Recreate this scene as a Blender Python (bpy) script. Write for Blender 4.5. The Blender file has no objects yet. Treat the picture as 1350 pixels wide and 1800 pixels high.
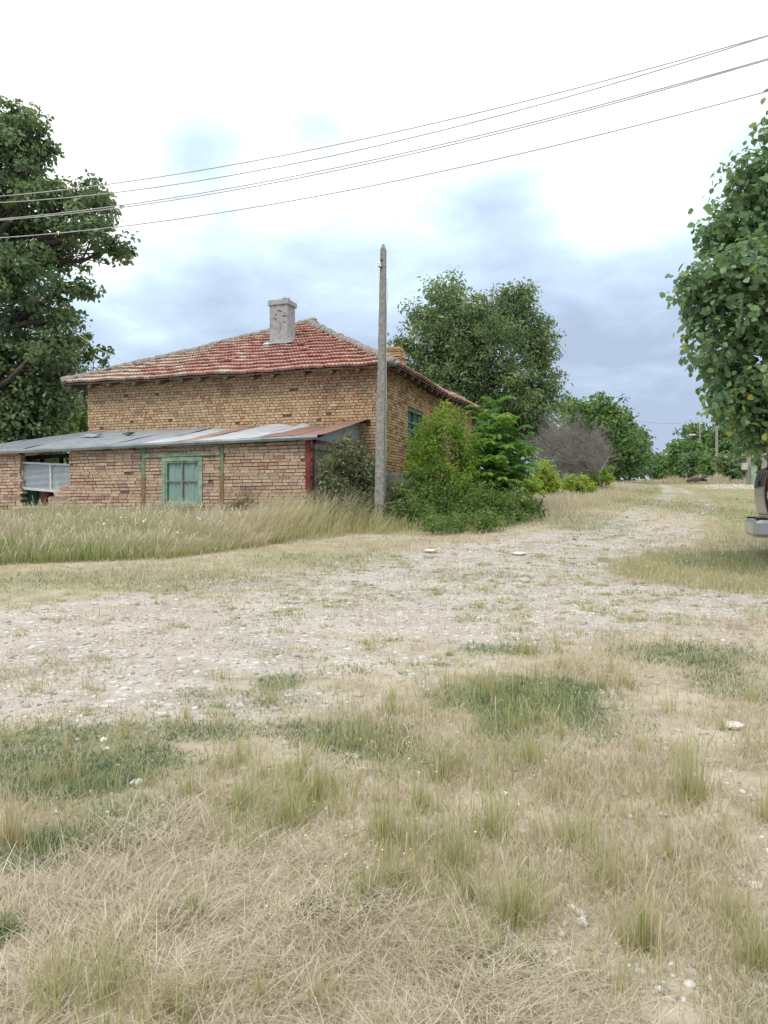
import bpy, bmesh, math, random
import numpy as np
from mathutils import Vector, Matrix, noise as mnoise

# ------------------------------------------------------------------ camera, sky, sun, exposure
sc = bpy.context.scene
COL = sc.collection
EYE, FOC, HZ, CX = 1.6, 1380.0, 887.0, 675.0      # eye height (m), focal length / horizon / centre in photo pixels

cam_d = bpy.data.cameras.new("camera")
cam = bpy.data.objects.new("camera", cam_d)
COL.objects.link(cam)
cam.location = (0, 0, EYE)
cam.rotation_euler = (math.pi / 2, 0, 0)
cam_d.sensor_fit = 'VERTICAL'
cam_d.sensor_height = 36.0
cam_d.lens = 36.0 * FOC / 1800.0
cam_d.shift_y = (HZ - 900.0) / 1800.0
cam_d.clip_start = 0.05
cam_d.clip_end = 3000
sc.camera = cam

SUN_EL, SUN_AZ = math.radians(52), math.radians(205)   # azimuth from +Y clockwise: behind the viewer, a little to the left
world = bpy.data.worlds.new("World")
sc.world = world
world.use_nodes = True
wn, wl = world.node_tree.nodes, world.node_tree.links
wn.clear()


def N(nodes, typ, **kw):
    n = nodes.new(typ)
    for k, v in kw.items():
        if k.startswith('i_'):
            n.inputs[k[2:].replace('_', ' ')].default_value = v
        else:
            setattr(n, k, v)
    return n


def build_world():
    out = N(wn, 'ShaderNodeOutputWorld')
    bg = N(wn, 'ShaderNodeBackground')
    bg.inputs['Strength'].default_value = 0.10
    sky = N(wn, 'ShaderNodeTexSky', sky_type='NISHITA', sun_disc=False, sun_elevation=SUN_EL, sun_rotation=SUN_AZ,
            air_density=1.0, dust_density=2.0)
    tc = N(wn, 'ShaderNodeTexCoord')
    sep = N(wn, 'ShaderNodeSeparateXYZ')
    wl.new(tc.outputs['Generated'], sep.inputs[0])

    def math_(op, a, b=None, c=None, clamp=False):
        n = N(wn, 'ShaderNodeMath', operation=op, use_clamp=clamp)
        for i, v in enumerate((a, b, c)):
            if v is None:
                continue
            if isinstance(v, (int, float)):
                n.inputs[i].default_value = v
            else:
                wl.new(v, n.inputs[i])
        return n.outputs[0]

    # the cloud layer on a plane overhead
    zz = math_('MAXIMUM', sep.outputs[2], 0.0)
    den = math_('ADD', zz, 0.22)
    px = math_('DIVIDE', sep.outputs[0], den)
    py = math_('DIVIDE', sep.outputs[1], den)
    cmb = N(wn, 'ShaderNodeCombineXYZ')
    wl.new(px, cmb.inputs[0]); wl.new(py, cmb.inputs[1])

    def cloud(scale, detail, rough, off, dist=0.4):
        mp = N(wn, 'ShaderNodeMapping')
        mp.inputs['Location'].default_value = off
        wl.new(cmb.outputs[0], mp.inputs[0])
        n = N(wn, 'ShaderNodeTexNoise')
        n.inputs['Scale'].default_value = scale
        n.inputs['Detail'].default_value = detail
        n.inputs['Roughness'].default_value = rough
        n.inputs['Distortion'].default_value = dist
        wl.new(mp.outputs[0], n.inputs['Vector'])
        return n.outputs['Fac']
    n1 = cloud(1.5, 6, 0.5, (3.1, 0.4, 0))
    n2 = cloud(4.2, 7, 0.55, (7.7, 2.1, 0), 0.2)
    # brightness: rises with height above the horizon, torn by the noise
    v = math_('MULTIPLY_ADD', sep.outputs[2], 2.3, -0.29)
    v = math_('ADD', v, math_('MULTIPLY_ADD', n1, 1.0, -0.50))
    v = math_('ADD', v, math_('MULTIPLY_ADD', n2, 0.75, -0.37))

    # thin bright veils and a dark bank in particular quarters of the sky
    def lobe(ix, iy, width, gain):
        d = Vector(((ix - CX) / FOC, 1.0, (HZ - iy) / FOC)).normalized()
        dot = N(wn, 'ShaderNodeVectorMath', operation='DOT_PRODUCT')
        wl.new(tc.outputs['Generated'], dot.inputs[0])
        dot.inputs[1].default_value = d
        a = math_('SUBTRACT', 1.0, dot.outputs['Value'])
        a = math_('DIVIDE', a, width)
        e = math_('POWER', 2.718, math_('MULTIPLY', a, -1.0))
        return math_('MULTIPLY', e, gain)
    for args in LOBES:
        v = math_('ADD', v, lobe(*args))
    ramp = N(wn, 'ShaderNodeValToRGB')
    cr = ramp.color_ramp
    stops = [(0.0, (0.49, 0.595, 0.785)), (0.25, (0.555, 0.68, 0.875)), (0.45, (0.63, 0.78, 0.95)), (0.62, (0.76, 0.93, 1.0)),
             (0.80, (0.97, 0.985, 0.99)), (1.0, (1.0, 1.0, 1.0))]
    while len(cr.elements) < len(stops):
        cr.elements.new(0.5)
    for e, (p, c) in zip(cr.elements, stops):
        e.position = p
        e.color = (*c, 1)
    wl.new(v, ramp.inputs[0])
    # clouds are lit by the sky: value scaled so that Background strength stays 0.10
    gain = math_('MULTIPLY_ADD', math_('SMOOTH_MIN', math_('MAXIMUM', v, 0.0), 1.0, 0.1), 4.5, 8.8)
    vm = N(wn, 'ShaderNodeVectorMath', operation='SCALE')
    wl.new(ramp.outputs[0], vm.inputs[0])
    wl.new(gain, vm.inputs['Scale'])
    mix = N(wn, 'ShaderNodeMix', data_type='RGBA')
    mix.inputs['Factor'].default_value = 0.95
    wl.new(sky.outputs[0], mix.inputs['A'])
    wl.new(vm.outputs[0], mix.inputs['B'])
    wl.new(mix.outputs['Result'], bg.inputs['Color'])
    wl.new(bg.outputs[0], out.inputs[0])


LOBES = [(1085, 375, .0022, .42), (1150, 230, .006, .30), (470, 320, .0016, .22), (100, 330, .010, .28), (555, 205, .0020, -.40), (350, 250, .0022, -.36), (700, 60, .03, .25),
         (1255, 25, .0010, -.20), (880, 310, .0020, -.22), (1290, 420, .0025, -.12), (640, 330, .0022, -.10), (300, 60, .02, .2), (760, 560, .02, -.06)]
build_world()

sun_d = bpy.data.lights.new("sun", 'SUN')
sun_d.energy = 1.45
sun_d.angle = math.radians(18)
sun_d.color = (1.0, 0.95, 0.87)
sun = bpy.data.objects.new("sun", sun_d)
COL.objects.link(sun)
sd = Vector((math.sin(SUN_AZ) * math.cos(SUN_EL), math.cos(SUN_AZ) * math.cos(SUN_EL), math.sin(SUN_EL)))
sun.rotation_euler = sd.to_track_quat('Z', 'Y').to_euler()

sc.view_settings.view_transform = 'Standard'
sc.view_settings.look = 'None'
sc.view_settings.exposure = 0.2
sc.view_settings.gamma = 1.0
sc.render.engine = 'CYCLES'
sc.cycles.max_bounces = 8
sc.cycles.diffuse_bounces = 5
sc.cycles.use_denoising = True

# ------------------------------------------------------------------ helpers
rng = np.random.default_rng(7)
R = random.Random(11)

_gy = np.array([-60, -5, 0, 10, 20, 40, 60, 85, 110, 150, 220, 320, 600, 1500.])
_gz = np.array([-3.9, -.325, 0, .66, 1.32, 2.30, 3.15, 4.18, 5.15, 6.5, 8.0, 8.6, 8.6, 8.6])


def gz(Y):                                        # height of the rising ground
    Y = np.asarray(Y, float)
    o = np.zeros_like(Y)
    for d in (-2, -1, 0, 1, 2):
        o = o + np.interp(Y + d * 1.2, _gy, _gz)
    return o / 5.0


def g1(Y):
    return float(gz(np.array([Y]))[0])


_tY = np.exp(np.linspace(math.log(.5), math.log(110), 6000))
_tq = -(EYE - gz(_tY)) / _tY


def at(px, py, Y):                                # the point seen at a photo pixel, at depth Y
    return Vector(((px - CX) / FOC * Y, Y, EYE - (py - HZ) / FOC * Y))


def foot(px, Y):                                  # the ground point under a photo column at depth Y
    return Vector(((px - CX) / FOC * Y, Y, g1(Y)))


def ground_at(px, py):                            # the ground point seen at a photo pixel
    return foot(px, float(np.interp(-(py - HZ) / FOC, _tq, _tY)))


def to_px(X, Y, Z):
    return CX + FOC * X / Y, HZ + FOC * (EYE - Z) / Y


def vnoise(x, y, seed=0):
    x = np.asarray(x, float); y = np.asarray(y, float)
    xi = np.floor(x).astype(np.int64); yi = np.floor(y).astype(np.int64)
    fx = x - xi; fy = y - yi
    fx = fx * fx * (3 - 2 * fx); fy = fy * fy * (3 - 2 * fy)

    def h(a, b):
        n = (a * 374761393 + b * 668265263 + seed * 974711) & 0xffffffff
        n = ((n ^ (n >> 13)) * 1274126177) & 0xffffffff
        return ((n ^ (n >> 16)) & 0xffff) / 65535.0
    return (h(xi, yi) * (1 - fx) + h(xi + 1, yi) * fx) * (1 - fy) + (h(xi, yi + 1) * (1 - fx) + h(xi + 1, yi + 1) * fx) * fy


def fbm(x, y, seed=0, oct=4):
    s, a, t = 0, 1, 0
    for k in range(oct):
        s = s + a * vnoise(x * 2 ** k + 17.3 * k, y * 2 ** k - 9.1 * k, seed + k)
        t += a
        a *= .55
    return s / t


def tag(o, label=None, cat=None, group=None, kind=None):
    if label: o['label'] = label
    if cat: o['category'] = cat
    if group: o['group'] = group
    if kind: o['kind'] = kind
    return o


def empty(name, loc, rz=0.0):
    o = bpy.data.objects.new(name, None)
    o.empty_display_size = 0.3
    COL.objects.link(o)
    o.location = loc
    o.rotation_euler = (0, 0, rz)
    return o


def link(name, me, mat, parent=None):
    o = bpy.data.objects.new(name, me)
    if mat is not None:
        for m in (mat if isinstance(mat, (list, tuple)) else [mat]):
            me.materials.append(m)
    COL.objects.link(o)
    if parent is not None:
        o.parent = parent
    return o


class MB:                                         # collects shapes, builds ONE mesh object
    def __init__(self):
        self.v, self.f, self.c, self.s = [], [], [], []

    def add(self, vs, fs, col=(0.5, 0.5, 0.5), smooth=False):
        b = len(self.v)
        self.v += [tuple(p) for p in vs]
        for f in fs:
            self.f.append(tuple(b + i for i in f))
            self.c.append(col)
            self.s.append(smooth)

    def box(self, x0, x1, y0, y1, z0, z1, col=(.5, .5, .5), jit=0.0, skip=()):
        j = lambda: R.uniform(-jit, jit) if jit else 0
        P = [(x + j(), y + j(), z + j()) for z in (z0, z1) for y in (y0, y1) for x in (x0, x1)]
        F = {'b': (0, 2, 3, 1), 't': (4, 5, 7, 6), 'f': (0, 1, 5, 4), 'k': (2, 6, 7, 3), 'l': (0, 4, 6, 2), 'r': (1, 3, 7, 5)}
        self.add(P, [F[k] for k in F if k not in skip], col)

    def obox(self, c, ex, ey, ez, hx, hy, hz, col=(.5, .5, .5)):   # oriented box, half sizes
        c, ex, ey, ez = Vector(c), Vector(ex), Vector(ey), Vector(ez)
        P = [c + ex * (sx * hx) + ey * (sy * hy) + ez * (sz * hz) for sz in (-1, 1) for sy in (-1, 1) for sx in (-1, 1)]
        self.add(P, [(0, 2, 3, 1), (4, 5, 7, 6), (0, 1, 5, 4), (2, 6, 7, 3), (0, 4, 6, 2), (1, 3, 7, 5)], col)

    def bar(self, a, b, w, h, col=(.5, .5, .5), up=(0, 0, 1)):
        a, b = Vector(a), Vector(b)
        d = (b - a)
        L = d.length
        d.normalize()
        s = d.cross(Vector(up))
        if s.length < 1e-4:
            s = d.cross(Vector((1, 0, 0)))
        s.normalize()
        u = s.cross(d)
        self.obox((a + b) / 2, d, s, u, L / 2, w / 2, h / 2, col)

    def tube(self, pts, rad, n=6, col=(.5, .5, .5), cap=True, smooth=True):
        pts = [Vector(p) for p in pts]
        if isinstance(rad, (int, float)):
            rad = [rad] * len(pts)
        rings = []
        prev = None
        for i, p in enumerate(pts):
            d = (pts[min(i + 1, len(pts) - 1)] - pts[max(i - 1, 0)]).normalized()
            if prev is None:
                s = d.cross(Vector((0.3, 0.2, 1)))
                if s.length < 1e-3: s = d.cross(Vector((1, 0, 0)))
            else:
                s = prev - d * prev.dot(d)
            s.normalize(); prev = s
            t = d.cross(s)
            rings.append([p + (s * math.cos(2 * math.pi * k / n) + t * math.sin(2 * math.pi * k / n)) * rad[i] for k in range(n)])
        vs = [q for r in rings for q in r]
        fs = []
        for i in range(len(pts) - 1):
            for k in range(n):
                fs.append((i * n + k, i * n + (k + 1) % n, (i + 1) * n + (k + 1) % n, (i + 1) * n + k))
        if cap:
            fs.append(tuple(range(n - 1, -1, -1)))
            fs.append(tuple((len(pts) - 1) * n + k for k in range(n)))
        self.add(vs, fs, col, smooth)

    def build(self, name, mat, parent=None, bevel=0.0, fix=False):
        me = bpy.data.meshes.new(name)
        me.from_pydata(self.v, [], self.f)
        a = me.attributes.new('col', 'FLOAT_COLOR', 'CORNER')
        cc = []
        for f, c in zip(self.f, self.c):
            cc += [c[0], c[1], c[2], 1.0] * len(f)
        a.data.foreach_set('color', cc)
        me.polygons.foreach_set('use_smooth', self.s)
        if fix:
            bm = bmesh.new(); bm.from_mesh(me)
            bmesh.ops.recalc_face_normals(bm, faces=bm.faces)
            bm.to_mesh(me); bm.free()
        me.update()
        o = link(name, me, mat, parent)
        if bevel:
            m = o.modifiers.new('bevel', 'BEVEL')
            m.width = bevel; m.segments = 2; m.limit_method = 'ANGLE'; m.angle_limit = math.radians(40)
        return o


def np_mesh(name, V, Fs, mat, parent=None, attrs=None, smooth=False):
    """V (n,3); Fs list of (m,k) int arrays; attrs {name: (n,) floats} on points"""
    me = bpy.data.meshes.new(name)
    V = np.ascontiguousarray(V, np.float32)
    me.vertices.add(len(V))
    me.vertices.foreach_set('co', V.ravel())
    nl = sum(f.size for f in Fs); npoly = sum(len(f) for f in Fs)
    me.loops.add(nl); me.polygons.add(npoly)
    me.loops.foreach_set('vertex_index', np.concatenate([f.ravel() for f in Fs]).astype(np.int32))
    tot = np.concatenate([np.full(len(f), f.shape[1], np.int32) for f in Fs])
    start = np.zeros(npoly, np.int32); start[1:] = np.cumsum(tot)[:-1]
    me.polygons.foreach_set('loop_start', start)
    if smooth:
        me.polygons.foreach_set('use_smooth', np.ones(npoly, bool))
    for k, a in (attrs or {}).items():
        at_ = me.attributes.new(k, 'FLOAT', 'POINT')
        at_.data.foreach_set('value', np.ascontiguousarray(a, np.float32))
    me.update(calc_edges=True)
    return link(name, me, mat, parent)


# ------------------------------------------------------------------ materials
def new_mat(name):
    m = bpy.data.materials.new(name)
    m.use_nodes = True
    nt = m.node_tree
    b = nt.nodes['Principled BSDF']
    b.inputs['Specular IOR Level'].default_value = 0.25
    return m, nt.nodes, nt.links, b


def ramp_node(nodes, stops):
    r = nodes.new('ShaderNodeValToRGB')
    while len(r.color_ramp.elements) < len(stops):
        r.color_ramp.elements.new(0.5)
    for e, (p, c) in zip(r.color_ramp.elements, stops):
        e.position = p
        e.color = (*c, 1)
    return r


def noise_node(nodes, links, scale, detail=5, rough=.55, coord='Object', vec=None, dist=0.0):
    n = nodes.new('ShaderNodeTexNoise')
    n.inputs['Scale'].default_value = scale
    n.inputs['Detail'].default_value = detail
    n.inputs['Roughness'].default_value = rough
    n.inputs['Distortion'].default_value = dist
    if vec is None:
        tc = nodes.new('ShaderNodeTexCoord')
        vec = tc.outputs[coord]
    links.new(vec, n.inputs['Vector'])
    return n


def mixc(nodes, links, fac, a, b, blend='MIX'):
    m = nodes.new('ShaderNodeMix')
    m.data_type = 'RGBA'
    m.blend_type = blend
    for s, v in (('Factor', fac), ('A', a), ('B', b)):
        if isinstance(v, (int, float)):
            m.inputs[s].default_value = v
        elif isinstance(v, tuple):
            m.inputs[s].default_value = (*v, 1) if len(v) == 3 else v
        else:
            links.new(v, m.inputs[s])
    return m.outputs['Result']


def bump(nodes, links, bsdf, height, strength=.3, dist=.02):
    b = nodes.new('ShaderNodeBump')
    b.inputs['Strength'].default_value = strength
    b.inputs['Distance'].default_value = dist
    links.new(height, b.inputs['Height'])
    links.new(b.outputs[0], bsdf.inputs['Normal'])


def simple_mat(name, c0, c1, scale=8, rough=.8, bstr=.3, bdist=.01, metal=0.0, detail=6, c2=None):
    m, n, l, b = new_mat(name)
    t = noise_node(n, l, scale, detail, .6)
    st = [(.3, c0), (.7, c1)] if c2 is None else [(.28, c0), (.5, c1), (.66, c2)]
    r = ramp_node(n, st)
    l.new(t.outputs['Fac'], r.inputs[0])
    l.new(r.outputs[0], b.inputs['Base Color'])
    b.inputs['Roughness'].default_value = rough
    b.inputs['Metallic'].default_value = metal
    t2 = noise_node(n, l, scale * 6, 4, .6)
    bump(n, l, b, t2.outputs['Fac'], bstr, bdist)
    return m


def col_mat(name, scale=20, dark=.6, rough=.85, bstr=.35, bdist=.006, stain=None, spots=None, metal=0.0):
    """base colour from the mesh's own 'col' attribute, weathered by noise; stain = (colour, scale, threshold)"""
    m, n, l, b = new_mat(name)
    a = n.new('ShaderNodeAttribute'); a.attribute_name = 'col'
    t = noise_node(n, l, scale, 6, .65)
    r = ramp_node(n, [(.3, (dark, dark, dark)), (.62, (1.0, 1.0, 1.0))])
    l.new(t.outputs['Fac'], r.inputs[0])
    c = mixc(n, l, 1.0, a.outputs['Color'], r.outputs[0], 'MULTIPLY')
    for (sc_, s_, lo, hi) in (stain or []):
        t3 = noise_node(n, l, s_, 6, .62)
        r3 = ramp_node(n, [(lo, (0, 0, 0)), (hi, (1, 1, 1))])
        l.new(t3.outputs['Fac'], r3.inputs[0])
        c = mixc(n, l, r3.outputs[0], c, sc_)
    l.new(c, b.inputs['Base Color'])
    b.inputs['Roughness'].default_value = rough
    b.inputs['Metallic'].default_value = metal
    t2 = noise_node(n, l, scale * 4, 4, .6)
    bump(n, l, b, t2.outputs['Fac'], bstr, bdist)
    return m


def leaf_mat(name, greens, trans=.35, rough=.45, spec=.35):
    """greens: ramp stops over the per-leaf 'rnd' attribute"""
    m, n, l, b = new_mat(name)
    a = n.new('ShaderNodeAttribute'); a.attribute_name = 'rnd'
    r = ramp_node(n, greens)
    l.new(a.outputs['Fac'], r.inputs[0])
    l.new(r.outputs[0], b.inputs['Base Color'])
    b.inputs['Roughness'].default_value = rough
    b.inputs['Specular IOR Level'].default_value = spec
    tr = n.new('ShaderNodeBsdfTranslucent')
    hue = n.new('ShaderNodeHueSaturation')
    hue.inputs['Hue'].default_value = .475
    hue.inputs['Saturation'].default_value = 1.15
    hue.inputs['Value'].default_value = 1.5
    l.new(r.outputs[0], hue.inputs['Color'])
    l.new(hue.outputs[0], tr.inputs['Color'])
    mx = n.new('ShaderNodeMixShader'); mx.inputs[0].default_value = trans
    l.new(b.outputs[0], mx.inputs[1]); l.new(tr.outputs[0], mx.inputs[2])
    l.new(mx.outputs[0], n['Material Output'].inputs['Surface'])
    return m


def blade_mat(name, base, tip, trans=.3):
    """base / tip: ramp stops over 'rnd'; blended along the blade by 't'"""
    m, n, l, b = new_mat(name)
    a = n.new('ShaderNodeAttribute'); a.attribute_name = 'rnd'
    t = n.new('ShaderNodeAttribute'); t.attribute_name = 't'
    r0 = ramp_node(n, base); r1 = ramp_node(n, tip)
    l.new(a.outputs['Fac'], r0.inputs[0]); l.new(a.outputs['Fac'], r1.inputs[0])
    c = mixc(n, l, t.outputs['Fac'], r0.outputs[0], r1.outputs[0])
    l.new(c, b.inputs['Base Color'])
    b.inputs['Roughness'].default_value = .6
    tr = n.new('ShaderNodeBsdfTranslucent')
    l.new(c, tr.inputs['Color'])
    mx = n.new('ShaderNodeMixShader'); mx.inputs[0].default_value = trans
    l.new(b.outputs[0], mx.inputs[1]); l.new(tr.outputs[0], mx.inputs[2])
    l.new(mx.outputs[0], n['Material Output'].inputs['Surface'])
    return m


M = {}
M['brick'] = col_mat('brick', 26, .62, .9, .5, .008, stain=[((.17, .12, .085), .9, .54, .80), ((.10, .075, .055), 2.3, .58, .82)])
M['shed_brick'] = col_mat('shed_brick', 26, .62, .9, .5, .008, stain=[((.16, .12, .10), 1.6, .60, .86)])
M['mortar'] = simple_mat('mortar', (.085, .053, .036), (.185, .122, .083), 9, .95)
M['shed_mortar'] = simple_mat('shed_mortar', (.10, .068, .05), (.23, .165, .125), 9, .95)
M['plinth'] = simple_mat('plinth', (.20, .20, .19), (.36, .35, .33), 3, .95, .5, .02)
M['concrete'] = simple_mat('pole_concrete', (.19, .18, .165), (.40, .385, .355), 16, .95, .9, .02, detail=8)
M['tile'] = col_mat('roof_tile', 9, .62, .85, .3, .006, stain=[((.52, .45, .36), 1.1, .66, .86), ((.13, .10, .085), 5.0, .68, .9)])
M['mortar_cap'] = simple_mat('ridge_mortar', (.13, .11, .095), (.34, .31, .27), 7, .95, .8, .02, c2=(.25, .22, .19))
M['wood_dark'] = simple_mat('weathered_wood', (.06, .045, .033), (.17, .13, .10), 9, .9)
M['wood_grey'] = simple_mat('grey_wood', (.16, .145, .13), (.36, .33, .30), 7, .9)
M['render_grey'] = simple_mat('chimney_render', (.23, .23, .225), (.38, .38, .37), 5, .95, .7, .02, c2=(.31, .305, .30))
M['green_paint'] = simple_mat('green_paint', (.17, .16, .11), (.25, .36, .25), 7, .7, .3, .004, c2=(.35, .46, .34), detail=9)
M['dark_green_paint'] = simple_mat('dark_green_paint', (.04, .13, .06), (.10, .24, .13), 5, .6, .2, .004)
M['post_brown'] = col_mat('post_brown', 12, .6, .85)
M['red_rust'] = simple_mat('red_rust_steel', (.10, .022, .018), (.24, .06, .05), 6, .7, .3, .004)
M['white_wood'] = simple_mat('white_painted_wood', (.42, .43, .44), (.70, .71, .72), 14, .6, .2, .003)
M['sheet'] = col_mat('tin_sheet', 2.5, .72, .5, .15, .01, stain=[((.25, .11, .07), 1.7, .62, .76), ((.15, .16, .18), 3.5, .56, .8)], metal=.15)
M['galv'] = simple_mat('galvanised', (.22, .25, .26), (.40, .44, .45), 3, .45, .15, .004, metal=.35)
M['gable_tin'] = simple_mat('gable_tin', (.25, .29, .32), (.42, .47, .50), 2.2, .5, .15, .005, metal=.2)
M['dark'] = simple_mat('inner_shade', (.02, .018, .016), (.05, .045, .04), 3, .95)  # near-black colour standing for shade inside the shed and the bolt holes
M['lime_paint'] = simple_mat('lime_green_wall', (.24, .38, .15), (.36, .50, .24), 3, .8)
M['plaster'] = simple_mat('old_plaster', (.35, .34, .32), (.58, .57, .54), 3, .95)
M['flash'] = simple_mat('zinc_flashing', (.35, .40, .42), (.55, .60, .62), 4, .4, .1, .003, metal=.4)
M['bark'] = simple_mat('bark', (.05, .042, .034), (.14, .12, .10), 9, .95, .8, .03)
M['bark_grey'] = simple_mat('bark_grey', (.10, .088, .08), (.22, .195, .18), 9, .95, .6, .02)
M['twig'] = simple_mat('dead_twigs', (.19, .175, .16), (.36, .335, .315), 2, .95, .1)
M['wire'] = simple_mat('wire', (.40, .40, .39), (.55, .545, .54), 3, .6, .1, .001)
M['porcelain'] = simple_mat('porcelain', (.72, .72, .70), (.82, .82, .80), 5, .25, .05)
M['black_iron'] = simple_mat('black_iron', (.02, .02, .02), (.05, .045, .04), 8, .6)
M['stone'] = simple_mat('limestone', (.48, .46, .42), (.74, .72, .68), 6, .9, .5, .01)


def glass_mat(name, tint, rough=.08, mixv=.35):
    m, n, l, b = new_mat(name)
    b.inputs['Base Color'].default_value = (*tint, 1)
    b.inputs['Roughness'].default_value = rough
    b.inputs['Specular IOR Level'].default_value = .6
    tr = n.new('ShaderNodeBsdfTransparent')
    tr.inputs[0].default_value = (.9, .96, .94, 1)
    mx = n.new('ShaderNodeMixShader'); mx.inputs[0].default_value = mixv
    l.new(tr.outputs[0], mx.inputs[1]); l.new(b.outputs[0], mx.inputs[2])
    l.new(mx.outputs[0], n['Material Output'].inputs['Surface'])
    return m


M['glass'] = glass_mat('window_glass', (.10, .16, .16), .06, .18)
M['film'] = glass_mat('plastic_film', (.34, .39, .43), .3, .82)

# ------------------------------------------------------------------ ground: zones laid out in metres
def world_poly(pix):
    return np.array([[*ground_at(x, y).xy] for x, y in pix])


def sdist(X, Y, poly):                            # signed distance to a polygon (positive inside)
    P = np.stack([X, Y], -1)
    d = np.full(X.shape, 1e9)
    ins = np.zeros(X.shape, bool)
    n = len(poly)
    for i in range(n):
        a, b = poly[i], poly[(i + 1) % n]
        e = b - a
        t = np.clip(((P - a) @ e) / max(e @ e, 1e-9), 0, 1)
        d = np.minimum(d, np.linalg.norm(P - a - t[..., None] * e, axis=-1))
        c = ((a[1] > Y) != (b[1] > Y)) & (X < (b[0] - a[0]) * (Y - a[1]) / (b[1] - a[1] + 1e-12) + a[0])
        ins ^= c
    return np.where(ins, d, -d)


ROAD = world_poly([(-900, 1090), (-300, 1072), (0, 1062), (300, 1035), (480, 1008), (640, 985), (730, 972), (850, 952), (960, 936), (1090, 908),
                   (1290, 932), (1200, 955), (1100, 985), (1060, 1005), (1150, 1030), (1350, 1052), (1700, 1085), (2300, 1120),
                   (2300, 1105), (1700, 1105), (1350, 1112), (1100, 1128), (900, 1142), (700, 1175), (560, 1225), (380, 1268), (200, 1290), (0, 1275), (-300, 1260), (-900, 1230)])
TRACKL = world_poly([(1085, 912), (1130, 892), (1160, 880), (1172, 868), (1166, 858), (1150, 850), (1158, 848), (1180, 858), (1186, 868), (1182, 880), (1162, 896), (1130, 915)])
TRACKR = world_poly([(1190, 915), (1212, 900), (1232, 892), (1222, 880), (1205, 868), (1186, 858), (1192, 857), (1214, 866), (1236, 878), (1250, 895), (1240, 912), (1215, 930)])
STRIP = world_poly([(-700, 1003), (-250, 1000), (0, 994), (300, 984), (450, 962), (540, 942), (600, 925), (575, 912), (545, 906), (0, 915), (-300, 918), (-700, 920)])
VERGE = world_poly([(-900, 1088), (0, 1058), (300, 1030), (560, 990), (760, 952), (960, 918), (1100, 880), (1150, 856), (1146, 848), (1000, 862), (940, 925), (760, 945), (560, 948), (300, 990), (-700, 1006)])
MAT_ = world_poly([(-900, 1540), (0, 1520), (140, 1490), (330, 1400), (450, 1400), (600, 1490), (720, 1590), (860, 1650), (960, 1800), (960, 1990), (-900, 1990)])
DRYFIELD = world_poly([(940, 912), (1100, 880), (1160, 862), (1150, 846), (1080, 849), (960, 868), (900, 880)])
RIGHTGRASS = world_poly([(1100, 985), (1290, 935), (1700, 950), (2300, 990), (2300, 1115), (1700, 1082), (1350, 1048), (1150, 1028), (1060, 1004)])
MEADOW = world_poly([(1215, 932), (1243, 897), (1228, 875), (1200, 860), (1330, 860), (1500, 880), (1600, 950), (1290, 936)])
GREENS = [(930, 1235, 165, 55, 1.0), (880, 1138, 80, 14, .7), (1230, 1148, 140, 24, .75), (1000, 1262, 90, 22, .9), (170, 1345, 260, 52, .8), (60, 1500, 95, 40, .9), (230, 1440, 110, 50, .6),
          (620, 1292, 150, 34, .75), (130, 1300, 200, 28, .7), (360, 1290, 170, 22, .6), (490, 1203, 60, 16, .7), (900, 1700, 85, 42, .85),
          (5, 1640, 35, 30, 1.0), (565, 1602, 45, 22, .6), (690, 1325, 120, 30, .5), (1275, 902, 80, 34, .55), (1198, 885, 16, 24, .6), (1010, 915, 100, 16, .45), (1120, 885, 40, 16, .35), (1255, 875, 40, 12, .5), (1140, 870, 25, 10, .35), (200, 1020, 420, 20, .38), (560, 985, 170, 14, .4), (1080, 870, 60, 12, .3), (820, 1010, 120, 10, .3), (1290, 1200, 90, 30, .45), (1250, 985, 110, 22, .5), (420, 1230, 180, 18, .3)]


def masks(X, Y):
    w = .35 * (fbm(X * 1.3, Y * 1.3, 3) - .5) * 2
    w2 = .5 * (fbm(X * .6 + 5, Y * .6, 9) - .5) * 2
    road = np.clip((sdist(X, Y, ROAD) + w + w2) / .55 + .5, 0, 1)
    tr = np.maximum(np.clip((sdist(X, Y, TRACKL) + w * .6) / .4 + .9, 0, 1), np.clip((sdist(X, Y, TRACKR) + w * .6) / .4 + .9, 0, 1))
    tr = tr * (.6 + .4 * np.clip(fbm(X * .9, Y * .5, 23) * 2.2 - .5, 0, 1))
    gravel = np.maximum(road, tr)
    # broken patches of grass in the gravel
    patch = np.clip((fbm(X * 1.1 + 3, Y * 2.2, 31, 5) - .52) * 7, 0, 1)
    edge = np.clip((sdist(X, Y, ROAD)) / 1.3, 0, 1)
    gravel = gravel * (1 - patch * (1 - .75 * edge))
    strip = np.clip((sdist(X, Y, STRIP) + w * .6) / .3 + .5, 0, 1)
    mat = np.clip((sdist(X, Y, MAT_) + w) / .3 + .5, 0, 1)
    green = np.zeros_like(X)
    px, py = to_px(X, np.maximum(Y, .6), gz(Y))
    for (cx, cy, rx, ry, a) in GREENS:
        c = ground_at(cx, cy)
        e1, e2 = ground_at(cx + rx, cy), ground_at(cx, cy - ry)
        wx, wy = abs(e1.x - c.x), abs(e2.y - c.y)
        q = np.sqrt(((X - c.x) / wx) ** 2 + ((Y - c.y) / wy) ** 2) + 1.1 * (fbm(X * 3, Y * 3, 41) - .5)
        green = np.maximum(green, a * np.clip((1.1 - q) / .5, 0, 1))
    return gravel, strip, mat, green


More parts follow.
